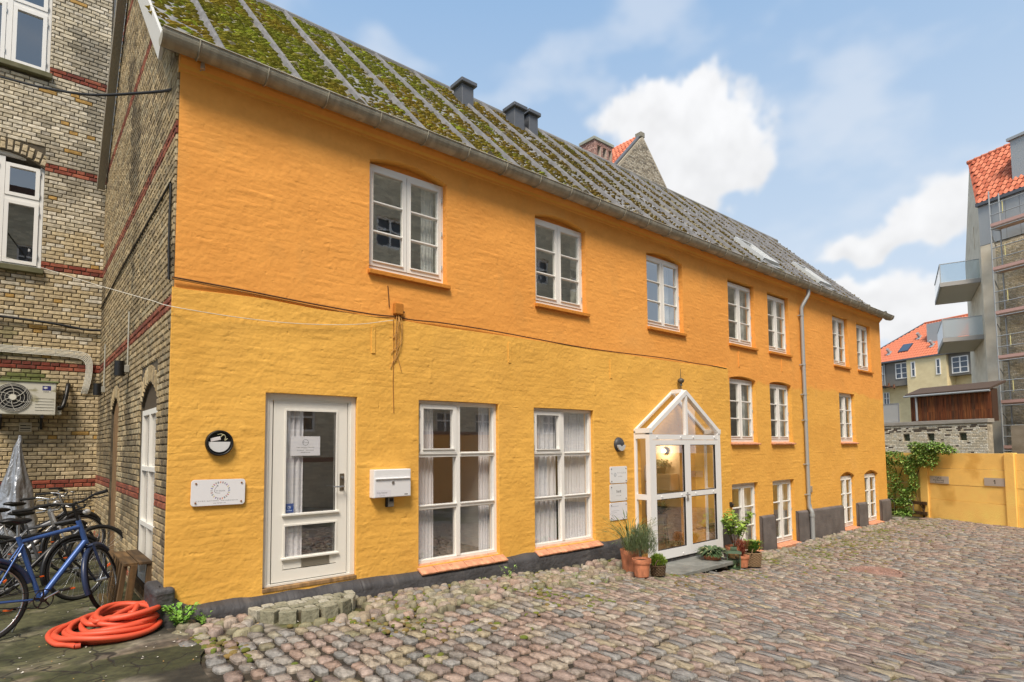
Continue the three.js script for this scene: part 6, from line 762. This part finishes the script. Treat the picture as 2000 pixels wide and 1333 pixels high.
{ // brick yard wall with vents, timber shed on top
  const Z = -7, w = end('yard_wall', 'pale brick wall with three small vents behind the yellow end wall', 'wall'), vents = [[-5.84, -5.54], [-4.72, -4.42], [-3.37, -3.08]];
  const bw = mesh('wall', boxUV(slab(rect(-8.5, -2.26, -.9, 2.42), vents.map(([a, b]) => rect(a, b, 1.68, 2.01)), .3).translate(0, 0, Z - .3)), M.mortarPale, w), pc = [[240, 232, 210], [232, 222, 198], [244, 238, 220], [224, 212, 186], [236, 228, 210]].map((c) => rgb(...c)), dk = rgb(104, 92, 80);
  brickWall({ parent: bw, frame: new THREE.Matrix4().makeTranslation(0, 0, Z), v0: -.1, v1: 2.4, seed: 41, L: .24, H: .0667, spans: (v) => cut([[-8.4, -2.27]], v > 1.67 && v < 2.02 ? vents : []), singles: 300, near: (u, v) => (v > .85 && u > -6.6 && u < -2.3 ? Math.abs(v - 1.8) + Math.abs(u + 4) * .05 : 1e7), colour: (u, v, h, q) => { const d = (v > 2.08 && v < 2.3 && q() < .45) || q() < .04; const c = d ? dk : pc[Math.floor(q() * 5)]; return vary(c, q); } });
  mesh('coping', boxUV(rbox(-8.5, -2.2, 2.42, 2.58, Z - .34, Z + .06, .01)), gableM([[176, 170, 160], [150, 144, 134]], 270), w); for (const [a, b] of vents) mesh('vent', [box(a, b, 1.68, 2.01, Z - .16, Z - .12), ...[0, 1, 2, 3].map((k) => box(a, b, 1.7 + k * .08, 1.72 + k * .08, Z - .12, Z - .09))], std(0x5c6450, .8), w);
  const sh = end('timber_shed', 'brown plank shed with dark lean-to roof on top of the pale brick wall', 'shed'), sz = Z - .5, cols = ['#c4845a', '#d29264', '#a87656', '#d8a074', '#c08a64', '#b08a72'].map((c) => std(0xffffff, .85, { map: woodMap, color: c })), qq = RNG(42);
  for (let x = -5.8, k = 0; x < -2.4; k++) { const l = .1 + qq() * .05; mesh('plank', boxUV(box(x + .003, Math.min(x + l, -2.36) - .003, 2.5, 3.85, sz - .03, sz + (k % 2) * .012)), cols[Math.floor(qq() * 6)], sh); x += l; }
  mesh('body', box(-5.78, -2.37, 2.5, 3.84, sz - .4, sz - .035), std(0x4a3426, .9), sh); mesh('roof', boxUV(slab([[.14, 3.78], [.14, 3.86], [-.9, 4.2], [-.9, 4.1]], [], 3.62).applyMatrix4(new THREE.Matrix4().makeBasis(V(0, 0, 1), V(0, 1, 0), V(1, 0, 0))).translate(-5.95, 0, sz)), std(0x55463c, .9, { bumpMap: fineBump, bumpScale: .01 }), sh); mesh('gutter', bar(V(-5.98, 3.76, sz + .18), V(-2.3, 3.74, sz + .18), .045, 12), M.galv, sh); mesh('downpipe', [bar(V(-5.45, 2.62, sz + .1), V(-5.45, 3.68, sz + .1), .045, 12), bar(V(-5.45, 3.66, sz + .1), V(-5.45, 3.75, sz + .18), .04, 10)], M.galv, sh);
  const rl = end('terrace_screen', 'pale mesh terrace railing left of the timber shed', 'railing'); mesh('rail_frame', frameBars(-7.6, -6.02, 2.58, 3.48, Z - .06, Z - .03, .035), std(0x8d8f92, .5), rl); mesh('screen', box(-7.56, -6.05, 2.62, 3.45, Z - .048, Z - .042), new THREE.MeshPhysicalMaterial({ color: 0xd6d6d4, roughness: .6, transmission: .45, thickness: 0 }), rl); mesh('post', [box(-6.82, -6.79, 2.58, 3.48, Z - .065, Z - .028)], M.galv, rl);
}
const tileMat = std(0xffffff, .75, { map: tex(256, 256, (u, v) => [208, 122, 90].map((k, i) => k * (.74 + .5 * fbm(u * 7, v * 7, 5, 280, 7, 7))), true, 1), bumpMap: fineBump, bumpScale: .004 }), tileMat2 = tileMat.clone(); tileMat2.color.set(0xdcc8bc);
function pantile(w, l) { const g = new THREE.PlaneGeometry(w * 1.06, l * 1.08, 6, 1), p = g.attributes.position; for (let i = 0; i < p.count; i++) { const t = p.getX(i) / w + .5; p.setZ(i, .035 * Math.sin(t * 6.283 - .6) + (p.getY(i) < 0 ? .03 : 0)); } g.computeVertexNormals(); return g; }
// o: parent, m4 frame (x along, y up slope, z out), x0, x1, len(x) -> [y0, y1], max singles
function tiledRoof(parent, m4, x0, x1, y0, y1, w, l, singles, keep = () => true) { const g = pantile(w, l), rest = [], all = []; for (let y = y0; y < y1 - l * .3; y += l) for (let x = x0 + w / 2; x < x1; x += w) if (keep(x, y)) all.push([x, y + l / 2]); all.forEach(([x, y], i) => { const mm = m4.clone().multiply(new THREE.Matrix4().makeTranslation(x, y, .02)); if (i < singles) { const t = mesh('roof_tile', g, i * 7 % 5 < 3 ? tileMat : tileMat2, parent); mm.decompose(t.position, t.quaternion, t.scale); } else rest.push(g.clone().applyMatrix4(mm)); }); if (rest.length) stuff(mesh('roof_tiles', rest, tileMat, parent)); }
{ // tall brick building with scaffold at the right
  const Z = -10, b = end('scaffolded_building', 'tall brick building with red tiled roof and grey rendered gable behind the scaffold', 'building');
  const wall = mesh('wall', boxUV(box(-3.95, 9, -1, 10.55, Z - .4, Z)), M.mortarPale, b), bc = [[240, 226, 192], [232, 216, 180], [244, 232, 204], [224, 208, 172], [238, 226, 200]].map((c) => rgb(...c));
  brickWall({ parent: wall, frame: new THREE.Matrix4().makeTranslation(0, 0, Z), v0: .4, v1: 10.5, seed: 51, L: .24, H: .0667, spans: () => [[-3.35, 1.2]], singles: 300, near: (u, v) => (v > 1.2 && u < -.9 ? Math.abs(v - 5) * .2 + (u + 3.4) * .3 : 1e7), colour: (u, v, h, q) => { const s = sst(.5, .7, fbm(u, v * .8, 4, 281)); return vary(bc[Math.floor(q() * 5)], q).map((k) => k * (1 - s * .35)); } });
  const rend = gableM([[232, 222, 200], [208, 196, 172]], 282);
  mesh('corner_render', boxUV(box(-3.97, -3.36, -1, 10.56, Z - .39, Z + .025)), rend, b);
  // rendered gable runs back and to the left
  const gx = -.61, gz = -.792, gb = new THREE.Matrix4().makeBasis(V(gx, 0, gz), V(0, 1, 0), V(gz, 0, -gx)).setPosition(-3.96, 0, Z);
  mesh('gable', boxUV(slab([[0, -1], [7, -1], [7, 11.5], [2.52, 15.5], [0, 12.65]], [rect(2.2, 2.5, 11.1, 12.2)], .3).translate(0, 0, -.3).applyMatrix4(gb)), rend, b);
  const cl = M.galv.clone(); cl.metalness = .25; for (let k = 0; k < 14; k++) mesh('zinc_panel', boxUV(box(-3.97 + k * .55, -3.97 + (k + 1) * .55 - .012, 10.58, 12.4, Z - .3, Z + .03)), cl, b); mesh('eaves', boxUV(rbox(-4.02, 9, 12.4, 12.56, Z - .2, Z + .16, .02)), M.lead, b);
  const sl = Math.hypot(2, 2.95), rm = new THREE.Matrix4().makeBasis(V(1, 0, 0), V(0, 2.95 / sl, -2 / sl), V(0, 2 / sl, 2.95 / sl)).setPosition(0, 12.55, Z + .1);
  mesh('roof', (() => { const g = new THREE.BufferGeometry(); g.setAttribute('position', new THREE.Float32BufferAttribute([-4, 12.53, Z + .1, 9, 12.53, Z + .1, 9, 15.48, Z - 1.9, -5.5, 15.48, Z - 1.9], 3)); g.setAttribute('uv', new THREE.Float32BufferAttribute([0, 0, 13, 0, 13, 3.5, 0, 3.5], 2)); g.setIndex([0, 1, 2, 0, 2, 3]); g.computeVertexNormals(); return g; })(), tileMat2, b);
  tiledRoof(b, rm, -5.5, 1.2, 0, sl, .215, .33, 300, (x, y) => x > -4.0 - y / sl * 1.5 + .1);
  mesh('ridge', [...Array(30)].map((_, k) => bar(V(-5.52 + k * .33, 15.54, Z - 1.92), V(-5.52 + (k + 1) * .33, 15.52, Z - 1.92), .11, 8, .095)), tileMat, b);
  mesh('dormer', [box(-2.75, -.6, 12.6, 15.0, Z - 1.9, Z - .35), box(-2.85, -.5, 15, 15.12, Z - 2, Z - .25)], M.galv, b);
  // balconies on the gable
  for (const [y, gl, lab] of [[9.1, .1, 0], [6.42, .5, 1]]) { const t = end('balcony', ['upper steel balcony with glass railing on the grey gable', 'lower steel balcony with frosted glass railing on the grey gable'][lab], 'balcony', 'balconies on the grey gable'), u0 = .75, u1 = 5.2, d = 1.55, place = (g) => g.applyMatrix4(gb); mesh('deck', place(boxUV(box(u0, u1, y, y + .2, .005, d))), std(0xa5a39e, .6), t); mesh('soffit', place(boxUV(box(u0 + .08, u1 - .08, y - .02, y - .002, .02, d - .08))), std(0xc9c2b4, .8), t);
    const gm = new THREE.MeshPhysicalMaterial({ color: 0xe8eef0, roughness: gl, transmission: lab ? .7 : .97, thickness: 0 }); mesh('glass', place(box(u0 + .02, u1, y + .22, y + 1.08, d - .042, d - .03)), gm, t); mesh('glass', place(box(u0 + .02, u0 + .032, y + .22, y + 1.08, .02, d - .05)), gm, t); mesh('handrail', [box(u0, u1, y + 1.08, y + 1.11, d - .06, d - .01), box(u0, u0 + .05, y + 1.08, y + 1.11, .02, d - .06), box(u0, u0 + .04, y + .2, y + 1.08, d - .055, d - .015)].map(place), M.galv, t); }
  // scaffold
  const sc = end('scaffold', 'galvanised scaffold with timber decks in front of the tall brick building', 'scaffold'), st = [];
  for (const [x, z] of [[-2.95, Z + .3], [-2.95, Z + .95], [.1, Z + .3], [.1, Z + .95], [3.2, Z + .95]]) mesh('standard', bar(V(x, -.8, z), V(x, 12.6, z), .03, 8), M.galv, sc);
  for (let k = 0; k < 6; k++) { const y = 1.3 + k * 1.93; mesh('deck', [box(-2.95, 3.2, y, y + .05, Z + .32, Z + .6), box(-2.95, 3.2, y, y + .05, Z + .63, Z + .92)], std(0xb89c8a, .9), sc); mesh('toe_board', box(-2.95, 3.2, y + .05, y + .18, Z + .95, Z + .975), std(0xc9a49a, .9), sc); for (const h of [.55, 1.02]) mesh('guard_rail', bar(V(-2.95, y + h, Z + .95), V(3.2, y + h, Z + .95), .022, 8), M.galv, sc); mesh('guard_post', bar(V(-2.45, y + .5, Z + .95), V(-2.45, y + 1.05, Z + .95), .02, 6), std(0xd0c98e, .6), sc); mesh('ledger', [bar(V(-2.95, y - .04, Z + .3), V(-2.95, y - .04, Z + .95), .022, 8), bar(V(-2.95, y - .05, Z + .95), V(3.2, y - .05, Z + .95), .025, 8)], M.galv, sc); mesh('tie', bar(V(-3.35, y - .55, Z + .02), V(-2.93, y - .35, Z + .95), .02, 6), M.galv, sc); }
  tag(mesh('site_hoarding', boxUV(box(-2.2, 6, -.9, 2.3, Z + 1.6, Z + 1.7)), gableM([[176, 164, 146], [140, 128, 110]], 283)), 'pale stained masonry block at the foot of the scaffold', 'wall').applyMatrix4(new THREE.Matrix4().makeRotationY(WY).setPosition(...WP));
}
{ // far apartment house with red roof
  const Z = -40, f = end('apartment_house', 'distant yellow brick apartment house with red tiled roof and grey bays', 'building'), yb = gableM([[232, 216, 172], [218, 200, 156]], 290), gy = std(0x7b7770, .8);
  mesh('wall', boxUV(box(-40, -10, -1, 10.3, Z - 6, Z)), yb, f); mesh('bay', boxUV(box(-33.4, -29.3, 7.6, 10.35, Z, Z + .9)), gy, f); mesh('bay', boxUV(box(-25.3, -23.0, 8.0, 10.3, Z, Z + .9)), gy, f); mesh('projection', boxUV(box(-29.28, -25.32, 6.2, 10.28, Z + .02, Z + 1.2)), yb, f);
  const rf = mesh('roof', (() => { const g = new THREE.BufferGeometry(); g.setAttribute('position', new THREE.Float32BufferAttribute([-36, 10.2, Z + 1.3, -10, 10.2, Z + 1.3, -10, 14.3, Z - 3, -30.2, 14.3, Z - 3, -36, 10.2, Z - 6], 3)); g.setAttribute('uv', new THREE.Float32BufferAttribute([0, 0, 26, 0, 26, 6, 5.8, 6, 0, 6], 2)); g.setIndex([0, 1, 2, 0, 2, 3, 4, 0, 3]); g.computeVertexNormals(); return g; })(), tileMat, f);
  const sl = Math.hypot(4.3, 4.1), rm = new THREE.Matrix4().makeBasis(V(1, 0, 0), V(0, 4.1 / sl, -4.3 / sl), V(0, 4.3 / sl, 4.1 / sl)).setPosition(0, 10.22, Z + 1.3); tiledRoof(rf, rm, -36, -17, 0, sl, .3, .42, 0, (x, y) => x > -35.9 + y / sl * 5.9);
  mesh('eaves', box(-36, -10, 10.1, 10.25, Z + 1, Z + 1.4), M.lead, f); mesh('verge', bar(V(-36, 10.25, Z + 1.3), V(-30.2, 14.38, Z - 3), .08, 6), M.lead, f); mesh('ridge', bar(V(-30.2, 14.36, Z - 3), V(-10, 14.36, Z - 3), .12, 8), tileMat, f);
  const win = (x0, x1, y0, y1, z, cols, rows) => { const w = mesh('window', [...frameBars(x0, x1, y0, y1, z, z + .06, .09), ...[...Array(cols - 1)].map((_, i) => { const x = lerp(x0, x1, (i + 1) / cols); return box(x - .06, x + .06, y0 + .09, y1 - .09, z, z + .055); }), ...[...Array(rows - 1)].map((_, i) => { const y = lerp(y0, y1, (i + 1) / rows); return box(x0 + .09, x1 - .09, y - .03, y + .03, z + .002, z + .05); })], M.white, f); mesh('pane', box(x0 + .08, x1 - .08, y0 + .08, y1 - .08, z - .01, z + .02), std(0x4d5866, .12), w); };
  win(-30.7, -29.4, 8.3, 9.95, Z + .9, 2, 3); win(-25.0, -23.5, 8.2, 9.8, Z + .9, 2, 3); win(-28.8, -28.35, 8.3, 9.85, Z + 1.2, 1, 2); win(-26.3, -25.85, 8.25, 9.8, Z + 1.2, 1, 2); win(-33.0, -32.1, 7.6, 9.9, Z + .9, 2, 3); win(-32.9, -32.2, 5.2, 7.1, Z, 2, 3);
  mesh('skylight', boxUV(box(-.5, .5, -.6, .6, 0, .12)).applyMatrix4(rm.clone().multiply(new THREE.Matrix4().makeTranslation(-30.2, 1.9, .03))), std(0x46566a, .15), f); mesh('zinc_dormer', box(-28.1, -25.2, 11.7, 13.7, Z - 2.6, Z - .3), M.galv, f); for (const [x, y] of [[-31.8, 1.4], [-29.5, 3.4], [-28.2, 4.2], [-27.3, 1.6]]) mesh('roof_vent', merge([box(-.2, .2, -.3, .3, .02, .06), box(-.1, .1, 0, .25, .05, .55)]).applyMatrix4(rm.clone().multiply(new THREE.Matrix4().makeTranslation(x, y, .02))), M.galv, f);
  mesh('balcony', [box(-33.4, -31.2, 7.5, 7.65, Z + .9, Z + 2), ...[...Array(12)].map((_, i) => box(-33.4 + i * .19, -33.37 + i * .19, 7.65, 8.7, Z + 1.95, Z + 1.98)), box(-33.4, -31.2, 8.68, 8.74, Z + 1.93, Z + 2)], M.dark, f); mesh('downpipe', bar(V(-31.9, 7.4, Z + 1), V(-31.9, 10.1, Z + 1), .06, 8), M.galv, f);
}
// insulators on the house's far corner
tag(mesh('insulator_bracket', [bar(V(19.75, 3.42, .05), V(20.55, 3.38, .1), .015, 6), new THREE.CylinderGeometry(.03, .04, .1, 10).translate(20.1, 3.47, .08), new THREE.CylinderGeometry(.03, .04, .1, 10).translate(20.5, 3.45, .1)], std(0x6a4a3a, .7)), 'rusty bracket with two insulators on the far corner of the house', 'bracket');
{ // chimney and stone gable behind the ridge
  const ch = thing('chimney', 'red brick chimney with three flue openings behind the roof ridge', 'chimney'), Zc = -11, rb = [[196, 158, 146], [182, 142, 130], [206, 172, 160], [172, 132, 122]].map((c) => rgb(...c));
  const fl = [[19.0, 19.24], [19.4, 19.64], [19.8, 20.0]]; const cm = mesh('stack', boxUV(slab(rect(18.81, 20.06, 10, 15.72), fl.map(([a, b]) => rect(a, b, 15.05, 15.55)), .2).translate(0, 0, Zc - .2)), std(0xbfb2a6, .95), ch); mesh('core', box(18.81, 20.06, 10, 15.72, Zc - .8, Zc - .3), std(0x3a2c28, 1), ch);
  brickWall({ parent: cm, frame: new THREE.Matrix4().makeTranslation(0, 0, Zc), v0: 13.2, v1: 15.72, seed: 61, L: .24, H: .0667, spans: (v) => cut([[18.8, 20.07]], v > 15.04 && v < 15.56 ? fl : []), singles: 120, near: (u, v) => -v, colour: (u, v, h, q) => vary(rb[Math.floor(q() * 4)], q) });
  brickWall({ parent: cm, frame: new THREE.Matrix4().makeBasis(V(0, 0, 1), V(0, 1, 0), V(-1, 0, 0)).setPosition(18.81, 0, 0), v0: 13.2, v1: 15.72, seed: 62, L: .24, H: .0667, spans: () => [[Zc - .8, Zc]], singles: 80, near: (u, v) => -v, colour: (u, v, h, q) => vary(rb[Math.floor(q() * 4)], q) });
  mesh('cap', boxUV(rbox(18.72, 20.14, 15.73, 15.88, Zc - .9, Zc + .07, .02)), gableM([[168, 172, 158], [140, 142, 130]], 300), ch);
  const nb = thing('neighbour_house', 'pale rubble gable with red tiled roof rising behind the ridge', 'building'); const gp = [[17.6, 12], [27.3, 12], [22.46, 17.15]];
  const gl = mesh('gable', boxUV(slab([[17.6, 9], [27.3, 9], ...gp.slice(1), gp[0]], [], .35).translate(0, 0, Zc - .35)), gableM([[186, 176, 156], [150, 140, 122]], 301), nb), gc = [[190, 180, 160], [172, 162, 142], [200, 192, 174], [158, 148, 130], [140, 132, 118]].map((c) => rgb(...c));
  brickWall({ parent: gl, frame: new THREE.Matrix4().makeTranslation(0, 0, Zc), v0: 13.6, v1: 17, seed: 63, L: .25, H: .078, joint: .006, spans: (v) => [[17.6 + (v - 12) * 4.86 / 5.15 + .1, 27.3 - (v - 12) * 4.84 / 5.15 - .1]], singles: 300, near: (u, v) => -v, colour: (u, v, h, q) => vary(gc[Math.floor(q() * 5)], q) });
  const rm = new THREE.Matrix4().makeBasis(V(0, 0, 1), V(.686, .727, 0), V(-.727, .686, 0)).setPosition(17.5, 12, Zc - 6); mesh('roof', boxUV(box(0, 5.7, 0, 7.1, -.05, 0)).applyMatrix4(rm), tileMat2, nb); tiledRoof(nb, rm, 3.2, 5.75, 2, 7.1, .215, .33, 160); mesh('rear_roof', boxUV(box(0, 5.7, 0, 7.1, -.06, 0)).applyMatrix4(new THREE.Matrix4().makeBasis(V(0, 0, -1), V(-.686, .727, 0), V(.727, .686, 0)).setPosition(27.4, 12, Zc - .36)), tileMat2, nb);
  mesh('verge', [bar(V(17.55, 12.04, Zc - .18), V(22.46, 17.24, Zc - .18), .09, 6)], M.lead, nb); mesh('coping', [bar(V(22.46, 17.22, Zc - .18), V(27.35, 12.05, Zc - .18), .08, 6), rbox(22.3, 22.62, 17.1, 17.36, Zc - .36, Zc + .02, .03)], gableM([[150, 146, 132], [120, 116, 102]], 302), nb);
}
{ // the other side of the yard, mirrored in the panes: brick house with white windows, yellow wall in front
  const o = thing('opposite_building', 'brick apartment building across the yard, seen only mirrored in the panes', 'building'), Z = 14.2, bm = std(0xffffff, .9, { map: tex(512, 512, (u, v) => { const r = Math.floor(v * 48), row = v * 48 - r, n = fbm(u * 24, v * 48, 4, 310, 24, 48); return mixc([196, 188, 162], [224, 214, 186], n).map((k) => k * (.86 + .22 * hs(r, Math.floor(u * 12 + (r % 2) * .5), 6))); }, true, 1 / 3.4) });
  const ws = []; for (let i = -2; i < 6; i++) ws.push([8.25 + i * 2.05, 2.2, .95, .9]); for (let i = -5; i < 5; i++) for (const y of [5.9, 9.66]) ws.push([9.6 + i * 2.75, y, 1.2, 1.24]);
  mesh('wall', boxUV(slab(rect(-9, 24, -1, 13), ws.map(([x, y, w, h]) => rect(x, x + w, y, y + h)), .3).translate(0, 0, Z)), bm, o); mesh('backing', box(-9, 24, -1, 13, Z + .31, Z + .36), std(0x2c2c2e, .9), o);
  for (const [x, y, w, h] of ws) { const f = mesh('window', [...frameBars(x, x + w, y, y + h, Z + .06, Z + .14, .07), box(x + w / 2 - .04, x + w / 2 + .04, y + .07, y + h - .07, Z + .06, Z + .13), box(x + .07, x + w - .07, y + h * .58 - .03, y + h * .58 + .03, Z + .062, Z + .128)], M.white, o); mesh('pane', box(x + .07, x + w - .07, y + .07, y + h - .07, Z + .15, Z + .16), std(0x3b3f45, .1), f); }
  for (const y of [1.1, 4.9, 7.9]) mesh('band', boxUV(box(-9, 24, y, y + .16, Z - .012, Z)), std(0x7a4434, .9), o); mesh('roof', box(-9, 24, 13, 13.4, Z - .4, Z + 5), std(0x5b4540, .9), o);
  const y = thing('yard_boundary_wall', 'yellow boundary wall across the yard, seen only mirrored in the panes', 'wall'), wm = std(0xffffff, .85, { map: mustardMap, color: 0xffe9cf }); for (let k = 0; k < 4; k++) mesh('panel', boxUV(box(8.2 + k * 2.2, 10.39 + k * 2.2, -1, 2.1, 12.9, 13.05)), wm, y); mesh('coping', box(8.15, 17, 2.1, 2.22, 12.86, 13.1), std(0x7d4a38, .9), y);
  const s5 = thing('sign_plate', 'grey plate with the number 5 across the yard, mirrored in the glazed door', 'sign', [6.75, .56, 14.17], Math.PI); plaque('', 0, .58, 0, .3, 0, (c, W, H) => { c.fillStyle = '#b5aea6'; c.fillRect(0, 0, W, H); c.fillStyle = '#24221f'; c.textAlign = 'center'; c.font = 'bold 190px sans-serif'; c.fillText('5', W * .5, H * .76); }, '', '', { parent: s5, r: .004, px: 512 });
}
renderer.render(scene, camera);
